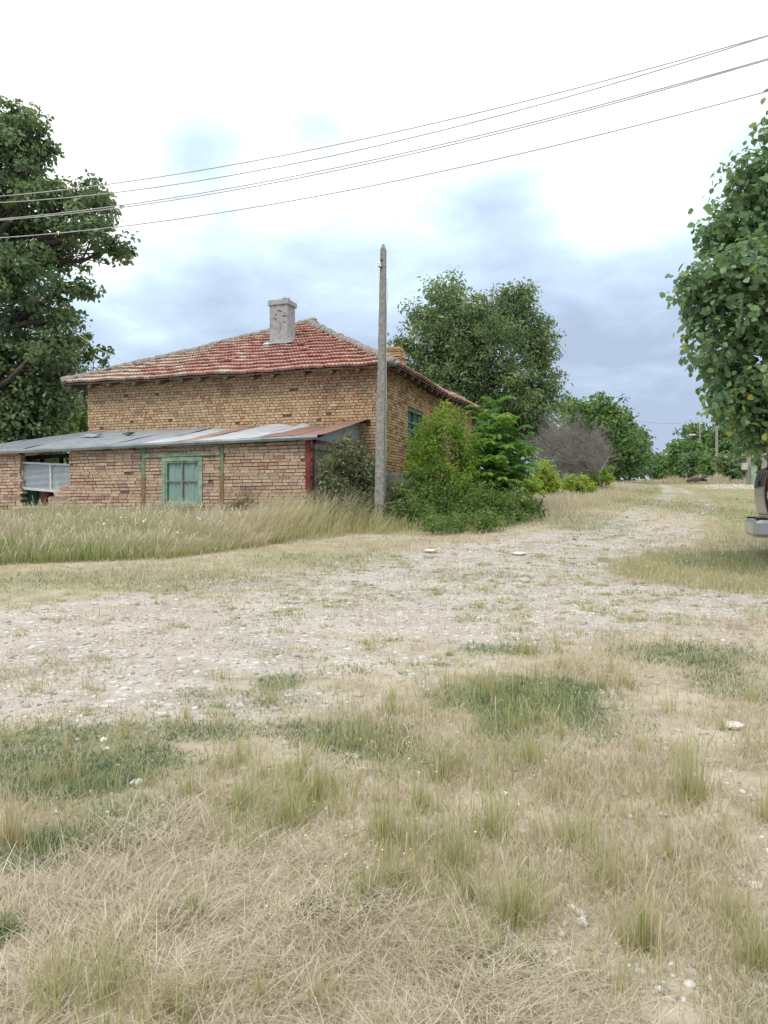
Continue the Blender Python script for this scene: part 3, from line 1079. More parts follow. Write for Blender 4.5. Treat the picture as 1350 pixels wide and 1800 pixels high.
def build_shed():
    fx = lambda px, py=830: front_at(SO, px, py)[0]
    fz = lambda px, py: front_at(SO, px, py)[1]
    L = 11.6
    zb = fz(300, 901)
    ztop = lambda x: 3.11 + .0160 * x                      # the eave drops to the left
    front = lambda x, d, z: (x - L, -d, z)
    side = lambda x, d, z: (d, x, z)
    tox = lambda px, py=830: fx(px, py) + L
    # openings: (x0, x1, z0, z1)
    o1 = (tox(33), tox(122), fz(78, 863), 4.0)
    o2 = (tox(36), tox(85), fz(60, 889), fz(78, 862))
    o3 = (tox(84), tox(101), fz(92, 872), fz(92, 861))
    wz1, wz0 = fz(320, 799), fz(320, 890)
    w = (tox(286), tox(357), wz0, wz1)
    lint = (tox(253), tox(388), fz(320, 803), fz(320, 796))
    post_px = ((249.5, 256), (387, 394))
    holes = [o1, o2, o3, w] + [(tox(a), tox(b), 0, 4) for a, b in post_px]
    mb = MB()
    brick_face(mb, L, zb, 3.12, front, pal_shed, holes, lambda x, z: .9 if z > ztop(x - L) - .02 else .006, 8, wavy=.008, course=.079)
    # jagged broken edges at the big opening
    r = random.Random(4)
    k = 0
    z = zb
    while z < 2.95:
        e = o1[0] + (.0 if z < o1[2] else 0)
        c = pal_shed(r, 0, 0)
        ln = r.uniform(.02, .13)
        mb.box(e - L - .02, e - L + ln, -.012, .18, z + .006, z + .072, c, jit=.005)
        if z > o2[2] + .05 and z < o1[2] + .1:
            st = max(0, (o1[2] + .1 - z)) * 1.1
            a_ = o1[1] - L - .15 - r.uniform(0, .1) - st
            if a_ > o2[1] - L - .3:
                mb.box(a_, o1[1] - L, -.008, .18, z + .006, z + .072, c, jit=.005)
        z += .079
    wall = sb(mb, 'wall', M['shed_brick'])
    core = MB()
    slab_open(core, L - .01, zb, 3.0, .2, front, [(a, b, c, d) for a, b, c, d in (o1, o2, o3, w)])
    core.build('mortar_bed', M['shed_mortar'], wall)
    pl = MB()
    pl.box(-L - .04, .03, -.05, .3, .5, zb - .004, jit=.015)
    sb(pl, 'foundation', M['plinth'], bevel=.02)
    # timber posts and window lintel board
    for (a, b) in post_px:
        p = MB()
        x0, x1 = fx(a), fx(b)
        zt = ztop((x0 + x1) / 2) - .03
        p.box(x0, x1, -.035, .1, zb - .02, zt - .75, (.27, .185, .10))
        p.box(x0 + .002, x1 - .002, -.034, .1, zt - .75, zt, (.20, .30, .19) if a < 300 else (.22, .26, .16))
        sb(p, 'timber_post', M['post_brown'], bevel=.006)
    lb = MB()
    xa, xb = lint[0] - L + .01, lint[1] - L - .01
    P = []
    for y in (-.055, .05):
        for (x, z) in ((xa, fz(256, 805)), (xb, fz(386, 800)), (xb, fz(386, 794.5)), (xa, fz(256, 799.5))):
            P.append((x, y, z))
    lb.add(P, [(0, 1, 2, 3), (7, 6, 5, 4), (0, 4, 5, 1), (1, 5, 6, 2), (2, 6, 7, 3), (3, 7, 4, 0)])
    sb(lb, 'lintel_board', M['green_paint'], bevel=.005)
    # green window
    f = MB()
    x0, x1, z0, z1 = w[0] - L + .004, w[1] - L - .004, w[2] + .004, fz(320, 803.5)
    t = .085
    f.box(x0, x0 + t, -.045, .1, z0, z1); f.box(x1 - t, x1, -.045, .1, z0, z1)
    f.box(x0 + t, x1 - t, -.043, .1, z0, z0 + .08); f.box(x0 + t, x1 - t, -.043, .1, z1 - .10, z1)
    win = sb(f, 'window', M['green_paint'], bevel=.006)
    sl = MB(); sl.box(x0 - .03, x1 + .03, -.075, -.047, z0 - .02, z0 + .03); sl.build('sill', M['green_paint'], win, bevel=.005)
    s = MB()
    a, b, c, d = x0 + t, x1 - t, z0 + .08, z1 - .10
    q = .04
    s.box(a, a + q, -.02, .05, c, d); s.box(b - q, b, -.02, .05, c, d)
    s.box(a + q, b - q, -.018, .05, c, c + q); s.box(a + q, b - q, -.018, .05, d - q, d)
    s.build('sash', M['green_paint'], win, bevel=.004)
    mu = MB()
    xm, zm = (a + b) / 2 - .01, c + (d - c) * .52
    mu.box(xm - .014, xm + .014, -.014, .04, c + q, d - q); mu.box(a + q, b - q, -.012, .038, zm - .012, zm + .012)
    mu.build('glazing_bar', M['wood_grey'], win)
    g = MB()
    g.box(a + q, b - q, .012, .018, c + q, d - q)
    g.build('pane', M['glass'], win)
    # curtain of pale green cloth hanging in folds behind the glass
    cu = MB()
    n = 60
    P = []
    for zz in (c, (c + d) / 2, d):
        for i in range(n + 1):
            x = a + (b - a) * i / n
            P.append((x, .055 + .022 * math.sin(i * .9) * (1.2 - .3 * (zz > c)) + .012 * math.sin(i * .37 + 1) + .008 * math.sin(i * 2.1), zz))
    cu.add(P, [(k_ * (n + 1) + i, k_ * (n + 1) + i + 1, (k_ + 1) * (n + 1) + i + 1, (k_ + 1) * (n + 1) + i) for k_ in range(2) for i in range(n)], smooth=True)
    cu.build('curtain', simple_mat('green_curtain', (.56, .67, .66), (.72, .78, .76), 1.6, .9, c2=(.64, .70, .50)), win)
    # white frame with plastic sheeting leaning in the broken opening
    wf = MB()
    Pz = lambda px, py: Vector((fx(px, py), .10, fz(px, py)))
    TL, TR, BL, BR = Pz(34, 813), Pz(122, 817), Pz(35, 858), Pz(122, 866)
    wf.bar(TL, TR, .05, .05); wf.bar(BL, BR, .05, .065)
    M1, M2 = Pz(84, 815), Pz(85, 862)
    wf.bar(M1, M2, .045, .055, up=(1, 0, 0)); wf.bar(TL, BL, .045, .05, up=(1, 0, 0)); wf.bar(TR, BR, .045, .05, up=(1, 0, 0))
    fr = sb(wf, 'white_frame', M['white_wood'], bevel=.004)
    pf = MB()
    nx, nz_ = 24, 14
    P = []
    for j in range(nz_ + 1):
        for i in range(nx + 1):
            p = TL.lerp(TR, i / nx).lerp(BL.lerp(BR, i / nx), j / nz_)
            P.append((p.x, .115 + .012 * math.sin(j * 1.9 + .3 * i) + .008 * math.sin(i * 1.3 + j * .4), p.z))
    pf.add(P, [(j * (nx + 1) + i, j * (nx + 1) + i + 1, (j + 1) * (nx + 1) + i + 1, (j + 1) * (nx + 1) + i) for j in range(nz_) for i in range(nx)], smooth=True)
    pf.build('plastic_film', M['film'], fr)
    # thin laths behind the film
    la = MB()
    for t_ in (.16, .29, .42, .62, .75, .9):
        la.bar(TL.lerp(TR, t_) + Vector((0, .05, 0)), BL.lerp(BR, t_) + Vector((.0, .05, 0)), .012, .02, up=(1, 0, 0))
    for t_ in (.3, .62):
        la.bar(TL.lerp(BL, t_) + Vector((0, .045, 0)), TR.lerp(BR, t_) + Vector((0, .045, 0)), .012, .016)
    la.build('lath', M['white_wood'], fr)
    # inside: back beam, near-black panel whose colour stands for the shade indoors
    ib = MB()
    ib.bar((-L, 1.2, 2.86), (-.1, 1.2, 3.12), .09, .1)
    for x in (-9.2, -8.75, -8.1, -7.2):
        ib.bar((x, 1.25, 1.2), (x, 1.25, 2.92), .09, .09, up=(1, 0, 0))
    sb(ib, 'inner_post_and_beam', M['wood_dark'])
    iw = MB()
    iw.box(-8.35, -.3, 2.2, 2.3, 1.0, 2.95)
    sb(iw, 'shade_panel', M['dark'])
    # red corner post
    cp = MB()
    x0, x1 = fx(538.5), fx(548)
    cp.box(x0, x1 - .004, -.06, .11, 1.05, 3.06)
    sb(cp, 'corner_post', M['red_rust'], bevel=.008)
    # side wall: boards, green painted panel, plaster
    sw = MB()
    sw.box(-.12, -.02, .5, 2.98, .9, 2.98)
    sb(sw, 'side_wall', M['plaster'])
    gp = MB(); gp.box(-.02, .005, .62, 1.45, 1.6, 2.85); sb(gp, 'green_panel', M['lime_paint'])
    dp = MB()
    dp.obox((.0, .32, 2.0), (1, 0, 0), Vector((0, 1, .02)).normalized(), (0, 0, 1), .02, .14, .92)
    dp.obox((.02, .50, 2.0), (1, 0, 0), (0, 1, 0), Vector((0, .05, 1)).normalized(), .015, .025, .85)
    sb(dp, 'grey_door_board', M['wood_grey'], bevel=.005)
    bm_ = MB(); bm_.bar((.01, .13, 2.93), (.01, 1.35, 2.95), .08, .15); sb(bm_, 'head_beam', M['wood_grey'], bevel=.01)
    ab = MB(); ab.bar((.035, .12, 3.055), (.035, 3.05, 3.03), .05, .075); sb(ab, 'angle_bar', M['red_rust'])
    # triangular tin gable
    zr = 3.84
    gt = MB()
    P = [(.0, .15, 3.09), (.0, 3.0, 3.07), (.0, 3.0, zr), (.0, 1.5, 3.48), (.012, .15, 3.09), (.012, 3.0, 3.07), (.012, 3.0, zr), (.012, 1.5, 3.48)]
    gt.add(P, [(0, 1, 2, 3), (7, 6, 5, 4), (0, 4, 5, 1), (1, 5, 6, 2), (2, 6, 7, 3), (3, 7, 4, 0)])
    sb(gt, 'gable_sheet', M['gable_tin'])
    # ---- roof sheets: from the eave up to the house wall
    he = lambda x: ztop(x) + .05                           # eave height
    hr = lambda x: 3.67 + .0135 * max(0.0, -x) + .17 * max(0.0, min(1.0, (x + .75) / .55)) ** 1.5

    def top(x, t):                                         # roof surface point; beyond the house it falls away to the corner
        y = -.22 + 3.2 * t
        z = he(x) + (hr(x) - he(x)) * t
        over = (-x) - (FRONT_L + SX)
        if over > 0:
            zc = hr(x) - over * .36
            z = min(z, max(zc, he(x) + .02 + .03 * t))
        return y, z
    pal = {'g': (.36, .40, .44), 'd': (.28, .31, .34), 'w': (.58, .61, .64), 'r': (.33, .185, .145), 'o': (.42, .29, .24)}
    # widths read off the photo: (px at eave left, px at eave right, tone, lift)
    sheets = [(-140, -40, 'g', 0), (-42, 42, 'd', .004), (40, 118, 'g', .0), (116, 190, 'g', .006), (188, 250, 'g', .0), (248, 312, 'w', .007), (309, 336, 'o', .012),
              (333, 420, 'w', .004), (417, 452, 'w', .01), (448, 520, 'r', .016), (516, 566, 'r', .006)]
    proto = None
    for si, (a, b, tone, lift) in enumerate(sheets):
        x0, x1 = front_at(SO, a, 790, -.2)[0], front_at(SO, b, 775, -.2)[0]
        x0 = max(x0, -L - .1)
        m = MB()
        nx, ny = 10, 14
        P = []
        rs = random.Random(si + 20)
        ph = rs.uniform(0, 6)
        skew = rs.uniform(-.05, .05)
        for j in range(ny + 1):
            for i in range(nx + 1):
                t = j / ny
                x = x0 + (x1 - x0) * i / nx + skew * t
                y, z = top(x, t)
                u = i / nx
                z += lift + .012 * math.sin(t * 5 + ph) * (abs(u - .5) * 2) ** 2 + .01 * mnoise.noise((x * 1.5, t * 5, si))
                if si in (7, 8) and t > .75: z += .10 * (t - .75) / .25 * math.sin(u * 3.1)
                if si in (4, 6) and t > .6: z += .05 * (t - .6) / .4 * (u if si == 4 else 1 - u)
                P.append((x, y, z))
        k1 = len(P)
        P += [(p[0], p[1], p[2] - .006) for p in P]
        q = lambda j, i: j * (nx + 1) + i
        F = [(q(j, i), q(j, i + 1), q(j + 1, i + 1), q(j + 1, i)) for j in range(ny) for i in range(nx)]
        F += [(k1 + q(j, i), k1 + q(j + 1, i), k1 + q(j + 1, i + 1), k1 + q(j, i + 1)) for j in range(ny) for i in range(nx)]
        F += [(q(0, i), k1 + q(0, i), k1 + q(0, i + 1), q(0, i + 1)) for i in range(nx)]
        F += [(q(j, 0), q(j + 1, 0), k1 + q(j + 1, 0), k1 + q(j, 0)) for j in range(ny)] + [(q(j, nx), k1 + q(j, nx), k1 + q(j + 1, nx), q(j + 1, nx)) for j in range(ny)]
        m.add(P, F, pal[tone], smooth=True)
        o = sb(m, 'roof_sheet', M['sheet'])
    # eave edge strip (a length of old gutter), in lengths with seams
    ge = MB()
    x = -L
    rs = random.Random(2)
    while x < .22:
        x2 = min(x + rs.uniform(.8, 1.4), .24)
        za, zb2 = he(x) - .045, he(x2) - .045
        P = []
        for (xx, zz) in ((x, za), (x2 + .01, zb2)):
            for (yy, dz) in ((-.17, -.05), (-.235, -.055), (-.265, .0), (-.255, .045), (-.24, .045), (-.235, .0), (-.2, -.03)):
                P.append((xx, yy, zz + dz + rs.uniform(-.004, .004)))
        ge.add(P, [(i, i + 1, 8 + i, 7 + i) for i in range(6)])
        x = x2
    sb(ge, 'eave_gutter', M['galv'])
    # wall plate / underside darkness is real: rafters below the sheets
    rf = MB()
    for k in range(13):
        x = -.35 - k * .88
        over = (-x) - (FRONT_L + SX)
        if over > 0: continue
        rf.bar((x, -.15, he(x) - .075), (x, 2.95, hr(x) - .1), .06, .09)
    sb(rf, 'roof_rafters', M['wood_dark'])
    # thing: folded scrap of sheet lying on the tin roof
    for (px, py, w_, lab, c) in ((162, 766, .62, 'bent pale metal scrap lying on the left of the tin roof', (.48, .52, .55)), (226, 763, .22, 'small dark metal scrap lying mid tin roof', (.12, .12, .13))):
        yy = 1.9
        for _ in range(30):
            x_, z_ = front_at(SO, px, py, yy)
            t_ = min(max((yy + .22) / 3.2, 0), 1)
            yy += (z_ - .05 - top(x_, t_)[1]) * .8
        m = MB()
        n = 8
        P = []
        for i in range(n + 1):
            for j in (-1, 1):
                P.append((x_ + w_ * (i / n - .5), yy + j * .13, z_ + .03 * math.sin(i * .9) + .03 * j + .02))
        P2 = [(p[0], p[1], p[2] - .012) for p in P]
        m.add(P + P2, [(2 * i, 2 * i + 2, 2 * i + 3, 2 * i + 1) for i in range(n)] + [(18 + 2 * i, 18 + 2 * i + 1, 18 + 2 * i + 3, 18 + 2 * i + 2) for i in range(n)] +
              [(2 * i, 18 + 2 * i, 20 + 2 * i, 2 + 2 * i) for i in range(n)], c)
        o = m.build('metal_scrap', M['sheet'])
        o.matrix_world = Matrix.Translation(SO) @ Matrix.Rotation(ANG, 4, 'Z')
        tag(o, lab, 'metal scrap')
    # green barrel and red container standing inside behind the opening
    for (px0, px1, ztop_, name, cat, lab, c0, c1) in ((38, 67, 868, 'barrel', 'barrel', 'dark green barrel standing behind the broken opening of the shed', (.015, .10, .06), (.03, .16, .10)),
                                                     (67, 86, 870, 'container', 'container', 'dull red container beside the green barrel in the shed opening', (.20, .07, .05), (.30, .12, .09))):
        xa, xb = front_at(SO, px0, 875, .45)[0], front_at(SO, px1, 875, .45)[0]
        rad = (xb - xa) / 2
        m = MB()
        prof = [(0, .02), (rad * .96, .0), (rad, .03), (rad, .3), (rad * 1.03, .33), (rad, .36), (rad, .62), (rad * 1.03, .65), (rad, .68), (rad, .95), (rad * .97, .98), (rad * .9, .96), (0, .95)]
        nseg = 28
        P = []
        for (rr_, zz) in prof:
            for s_ in range(nseg):
                P.append((rr_ * math.cos(2 * math.pi * s_ / nseg), rr_ * math.sin(2 * math.pi * s_ / nseg), zz))
        m.add(P, [(k * nseg + s_, k * nseg + (s_ + 1) % nseg, (k + 1) * nseg + (s_ + 1) % nseg, (k + 1) * nseg + s_) for k in range(len(prof) - 1) for s_ in range(nseg)], smooth=True)
        o = m.build(name, simple_mat(name + '_paint', c0, c1, 5, .4))
        wp = SO + EX * ((xa + xb) / 2) + EY * .55
        o.location = (wp.x, wp.y, 1.32)
        tag(o, lab, cat)


build_shed()

# ------------------------------------------------------------------ trees and bushes
def leaf_geo(P, size, out, seed, droop=.3, upb=.6, outb=.5, rnd=.7, aspect=.62, rounded=True, fold=.18):
    """leaf blades (6 points, two folded quads) at points P; out = outward direction per leaf"""
    r = np.random.default_rng(seed)
    n = len(P)
    nr = np.array([0, 0, 1.0]) * upb + out * outb + r.normal(size=(n, 3)) * rnd
    nr /= np.linalg.norm(nr, axis=1, keepdims=True) + 1e-9
    ax = r.normal(size=(n, 3)) + out * .6 - np.array([0, 0, 1.0]) * droop
    ax -= nr * (ax * nr).sum(1, keepdims=True)
    ax /= np.linalg.norm(ax, axis=1, keepdims=True) + 1e-9
    sd_ = np.cross(nr, ax)
    s = size[:, None]
    w = s * aspect * .5
    f = s * fold
    if rounded:
        prof = [(0, 0, 0), (.28, 1, .7), (.68, .86, .5), (1, 0, -.25), (.68, -.86, .5), (.28, -1, .7)]
    else:
        prof = [(0, 0, 0), (.3, .9, .5), (.6, .7, .4), (1, 0, -.4), (.6, -.7, .4), (.3, -.9, .5)]
    V = np.stack([P + ax * s * a + sd_ * w * b + nr * f * c for a, b, c in prof], 1)
    return V.reshape(-1, 3)


def leaf_object(name, V, rnd_vals, mat, parent):
    n = len(V) // 6
    b = np.arange(n)[:, None] * 6
    F = np.concatenate([b + np.array([[0, 1, 2, 3]]), b + np.array([[0, 3, 4, 5]])])
    return np_mesh(name, V, [F], mat, parent, {'rnd': np.repeat(rnd_vals, 6)})


def limb(mb, a, b, r0, r1, seed, wob=.12, n=7, sides=6):
    rr = random.Random(seed)
    a, b = Vector(a), Vector(b)
    L = (b - a).length
    pts, rad = [], []
    o = Vector((rr.uniform(-1, 1), rr.uniform(-1, 1), rr.uniform(0, 1))) * wob * L
    for i in range(n):
        t = i / (n - 1)
        p = a.lerp(b, t) + o * math.sin(math.pi * t) + Vector((rr.gauss(0, 1), rr.gauss(0, 1), rr.gauss(0, 1))) * (.02 * L * (0 < i < n - 1))
        pts.append(p); rad.append(r0 + (r1 - r0) * t)
    mb.tube(pts, rad, sides)
    return pts


def tree(name, label, cat, base, lobes, nclump, leaves, leaf, crad, mat, bark='bark', trunk_r=.25, trunk_top=None, seed=1, shell=.45,
         group=None, aspect=.62, rounded=True, droop=.3, upb=.6, outb=.5, rnd=.7, sprig=.12, twigs=.5, flat=.75, zmin=None, lim=2, tone_sd=.17, leaf_sd=.16):
    """lobes: (centre, rx, ry, rz) in world metres. crown = leaf clumps carried on limbs that grow from the trunk"""
    r = np.random.default_rng(seed)
    root = empty(name, base)
    tag(root, label, cat, group)
    w = np.array([l[1] * l[3] for l in lobes]); w = w / w.sum()
    cl, co, li, exl = [], [], [], []
    for i, (c, rx, ry, rz) in enumerate(lobes):
        k = max(3, int(nclump * w[i]))
        d = r.normal(size=(k, 3)); d /= np.linalg.norm(d, axis=1, keepdims=True)
        rad = r.random(k) ** shell
        ex = r.random(k) < sprig
        rad = np.where(ex, 1.0 + .22 * r.random(k), rad * .98)
        p = np.array(c) + d * rad[:, None] * np.array([rx, ry, rz])
        cl.append(p); co.append(d); li.append(np.full(k, i)); exl.append(ex)
    cl, co, li, ext = np.concatenate(cl), np.concatenate(co), np.concatenate(li), np.concatenate(exl)
    lo = base[2] + .02 if zmin is None else zmin
    keep = cl[:, 2] > lo
    cl, co, li, ext = cl[keep], co[keep], li[keep], ext[keep]
    # leaves
    nl = r.poisson(leaves, len(cl)).clip(3)
    ci = np.repeat(np.arange(len(cl)), nl)
    off = r.normal(size=(len(ci), 3))
    off /= np.linalg.norm(off, axis=1, keepdims=True)
    off *= (r.random(len(ci)) ** .5)[:, None]
    csz = crad * r.uniform(.55, 1.35, len(cl))
    off *= csz[ci][:, None] * np.array([1, 1, flat])
    P = cl[ci] + off
    out = co[ci] * .5 + off / (np.linalg.norm(off, axis=1, keepdims=True) + 1e-6)
    P[:, 2] = np.maximum(P[:, 2], lo)
    size = leaf * np.exp(r.normal(-.06, .26, len(P))).clip(.45, 1.7)
    V = leaf_geo(P - np.array(base), size, out, seed + 1, droop, upb, outb, rnd, aspect, rounded)
    ctone = r.normal(.5, tone_sd, len(cl))
    rv = np.clip(ctone[ci] + r.normal(0, leaf_sd, len(P)), 0, 1)
    leaf_object('crown', V, rv, mat, root)
    # wood
    mb = MB()
    b0 = Vector((0, 0, -.2))
    cen = sum((Vector(l[0]) for l in lobes), Vector()) / len(lobes) - Vector(base)
    tt = Vector(trunk_top) - Vector(base) if trunk_top is not None else Vector((cen.x * .6, cen.y * .6, cen.z * .85))
    tp = limb(mb, b0, tt, trunk_r, trunk_r * .45, seed, .05, 9, 9)
    rr = random.Random(seed + 5)
    for i, (c, rx, ry, rz) in enumerate(lobes):
        c = Vector(c) - Vector(base)
        j = min(range(3, 9), key=lambda q: (tp[q] - c).length + (3 if tp[q].z > c.z else 0)) if c.z > tp[lim + 1].z else 3
        s_ = tp[max(lim, j - 1)]
        lp = limb(mb, s_, c, trunk_r * .42, trunk_r * .13, seed * 31 + i, .1, 7, 6)
        idx = np.where(li == i)[0]
        rr.shuffle(idx_l := list(idx))
        far_out = set(int(q_) for q_ in idx if ext[q_])
        for q in set(idx_l[:int(len(idx_l) * twigs * .5)]) | far_out:
            e = Vector(cl[q]) - Vector(base)
            st = lp[rr.choice((2, 3, 4, 5, 6))]
            limb(mb, st, e, trunk_r * .09, trunk_r * .02, int(q) + seed, .12, 5, 4)
    mb.build('trunk', M[bark], root)
    return root


def L_(px, py, Y, rx, rz, dy=0.0, ry=None):           # a lobe from photo measures: centre pixel, depth, radii in pixels
    p = at(px, py, Y + dy)
    k = Y / FOC
    return ((p.x, p.y, p.z), rx * k, (ry if ry is not None else (rx + rz) / 2) * k, rz * k)


M['leaf_linden'] = leaf_mat('linden_leaves', [(.1, (.075, .13, .07)), (.4, (.13, .205, .10)), (.65, (.185, .265, .12)), (.9, (.27, .34, .15))], 0.42, 0.42, 0.5)
M['leaf_near'] = leaf_mat('near_linden_leaves', [(.05, (.07, .135, .07)), (.38, (.135, .235, .115)), (.66, (.205, .32, .15)), (.88, (.30, .41, .19)), (.985, (.38, .46, .18)), (1, (.48, .52, .13))], 0.4, 0.36, 0.55)
M['leaf_big'] = leaf_mat('broad_tree_leaves', [(.1, (.08, .14, .066)), (.45, (.14, .225, .096)), (.75, (.22, .31, .13)), (.95, (.35, .40, .19))], 0.36, 0.45, 0.35)
M['leaf_bright'] = leaf_mat('bright_leaves', [(.1, (0.081, 0.149, 0.034)), (.5, (0.149, 0.253, 0.057)), (.9, (0.287, 0.391, 0.098))], 0.42, .45, .3)
M['leaf_mid'] = leaf_mat('mid_leaves', [(.1, (0.064, 0.135, 0.047)), (.5, (0.120, 0.223, 0.072)), (.9, (0.223, 0.334, 0.112))], 0.38, .45, .3)
M['leaf_far'] = leaf_mat('far_leaves', [(.1, (0.078, 0.147, 0.078)), (.5, (0.138, 0.224, 0.103)), (.9, (0.241, 0.336, 0.147))], 0.35, .5, .25)
M['leaf_yellow'] = leaf_mat('yellow_green_leaves', [(.1, (.17, .27, .055)), (.5, (.27, .39, .08)), (.9, (.42, .50, .13))], 0.45, 0.5, 0.25)
M['leaf_nettle'] = leaf_mat('nettle_leaves', [(.1, (.06, .11, .035)), (.5, (.11, .19, .055)), (.9, (.21, .30, .10))], .35, .5, .25)
M['leaf_vine'] = leaf_mat('vine_leaves', [(.1, (.07, .10, .05)), (.35, (.11, .15, .07)), (.6, (.17, .20, .11)), (.8, (.27, .23, .12)), (.95, (.40, .33, .19))], 0.3, 0.55, 0.3)
M['leaf_maple'] = leaf_mat('young_maple_leaves', [(.08, (.08, .15, .03)), (.45, (.15, .27, .045)), (.75, (.24, .37, .07)), (.93, (.33, .40, .10)), (1, (.36, .28, .11))], .42, .45, .3)
M['leaf_sumac'] = leaf_mat('feather_leaves', [(.1, (0.047, 0.135, 0.030)), (.5, (0.095, 0.230, 0.047)), (.85, (0.189, 0.338, 0.068)), (.98, (0.365, 0.392, 0.121))], 0.4, .42, .35)


def plant_trees():
    # the great linden at the left edge
    D = 26.5
    lobes = [L_(-10, 250, D, 80, 75), L_(20, 215, D, 45, 45), L_(62, 255, D, 36, 36, 1), L_(-70, 330, D, 130, 120), L_(60, 340, D, 38, 36, -.6), L_(120, 348, D, 62, 30, .4), L_(165, 352, D, 40, 34),
             L_(60, 395, D, 95, 50, 1), L_(150, 400, D, 55, 26, -.8), L_(195, 435, D, 34, 32, .2), L_(100, 450, D, 60, 30, .6), L_(20, 470, D, 80, 55, -1), L_(120, 505, D, 42, 26, .3), L_(50, 545, D, 70, 38, .8),
             L_(112, 560, D, 36, 24), L_(30, 610, D, 85, 55, .3), L_(88, 615, D, 34, 32, -.7), L_(10, 690, D, 95, 60, .6), L_(75, 680, D, 38, 40, .2), L_(40, 750, D, 60, 40, .4), L_(100, 650, D, 40, 38, .5), L_(98, 705, D, 34, 40, 1), L_(118, 600, D, 26, 24, 0), L_(85, 740, D, 44, 40, .8), L_(10, 800, D, 80, 40, 1), L_(-50, 800, D, 80, 50, 0), L_(70, 790, D, 45, 40, 1.2),
             L_(-90, 480, D, 120, 120, 1.5), L_(-80, 650, D, 120, 110, 1)]
    b = foot(-75, D)
    tree('linden_tree', 'tall dark green linden tree at the left edge, behind the tin roofed shed', 'tree', b, lobes, 2000, 34, .155, .40, M['leaf_linden'], 'bark', .42,
         trunk_top=at(-60, 420, D), seed=21, shell=.5, sprig=.15, twigs=.5, flat=.6, droop=.5)
    # slender young tree and pale bush between the linden and the house
    D = 30
    lobes = [L_(140, 640, D, 20, 34), L_(148, 600, D, 10, 16), L_(180, 640, D, 14, 10), L_(172, 625, D, 22, 10), L_(130, 680, D, 26, 30), L_(190, 622, D, 8, 10), L_(158, 590, D, 8, 8)]
    tree('young_tree', 'slender thin leaved young tree rising beside the left end of the house roof', 'tree', foot(138, D), lobes, 95, 12, .15, .22, M['leaf_mid'], 'bark_grey', .06, seed=22, twigs=1.6, sprig=.3)
    D = 33
    lobes = [L_(130, 735, D, 40, 45), L_(95, 760, D, 50, 35), L_(160, 750, D, 40, 40), L_(60, 770, D, 50, 30), L_(200, 740, D, 60, 40, 3), L_(100, 810, D, 90, 45, 1), L_(20, 800, D, 90, 55, 2)]
    tree('leafy_bush', 'light green leafy bush seen between the left linden and the house wall', 'bush', foot(125, D), lobes, 620, 20, .14, .28, M['leaf_bright'], 'bark_grey', .08, seed=23)
    # broad tree behind the house
    D = 40
    lobes = [L_(785, 515, D, 36, 34), L_(745, 560, D, 42, 36, 1), L_(815, 545, D, 50, 40, -1), L_(905, 525, D, 30, 32), L_(885, 560, D, 50, 36, .5), L_(930, 515, D, 12, 22), L_(765, 610, D, 60, 50),
             L_(845, 600, D, 70, 60, -1.5), L_(930, 590, D, 46, 46, .4), L_(955, 625, D, 30, 40), L_(735, 665, D, 48, 40, .5), L_(810, 680, D, 70, 55, -.6), L_(890, 670, D, 66, 55, -1), L_(950, 680, D, 36, 45, .6),
             L_(975, 705, D, 20, 20), L_(910, 740, D, 60, 50), L_(955, 755, D, 30, 40), L_(712, 612, D, 22, 20), L_(695, 600, D, 14, 8), L_(850, 750, D, 80, 50, 1), L_(760, 720, D, 50, 40, 2)]
    tree('broad_tree', 'large round crowned green tree rising behind the right end of the house', 'tree', foot(832, D), lobes, 2000, 24, .20, .50, M['leaf_big'], 'bark', .38,
         trunk_top=at(850, 590, D), seed=31, shell=.5, sprig=.16, twigs=.5, aspect=.45, rounded=False, droop=.7)
    # trees further up the track, left side
    D = 62
    lobes = [L_(1045, 735, D, 50, 38), L_(1015, 750, D, 40, 34), L_(1080, 755, D, 36, 36, 1), L_(1055, 790, D, 70, 45), L_(1062, 712, D, 14, 14), L_(1095, 800, D, 40, 42), L_(1010, 800, D, 50, 40), L_(1000, 720, D, 30, 16, 3)]
    tree('maple_tree', 'bright green tree beyond the bare grey thicket, left of the track', 'tree', foot(1050, D), lobes, 720, 22, .27, .65, M['leaf_mid'], 'bark', .3, seed=41, sprig=.16, twigs=.3)
    D = 74
    lobes = [L_(1110, 775, D, 22, 26), L_(1100, 810, D, 34, 30), L_(1128, 790, D, 10, 22), L_(1122, 815, D, 20, 20), L_(1085, 805, D, 24, 30), L_(1126, 762, D, 8, 8)]
    tree('maple_tree', 'darker small tree at the bend of the track, beyond the bright green one', 'tree', foot(1105, D), lobes, 330, 16, .30, .60, M['leaf_far'], 'bark', .2, seed=42, sprig=.25, twigs=.4)
    # end of the track
    far = [(1163, 818, 20, 20, 105, 'small rounded tree standing at the far end of the track', 'leaf_far'),
           (1205, 800, 30, 30, 92, 'tall yellow green tree at the left end of the far right row', 'leaf_mid'),
           (1222, 772, 36, 30, 100, 'highest tree of the far right row, behind the lamp pole', 'leaf_mid'),
           (1285, 775, 42, 40, 96, 'tree of the far right row showing between two concrete poles', 'leaf_mid'),
           (1350, 770, 50, 50, 90, 'rightmost far tree, behind the near linden leaves', 'leaf_far')]
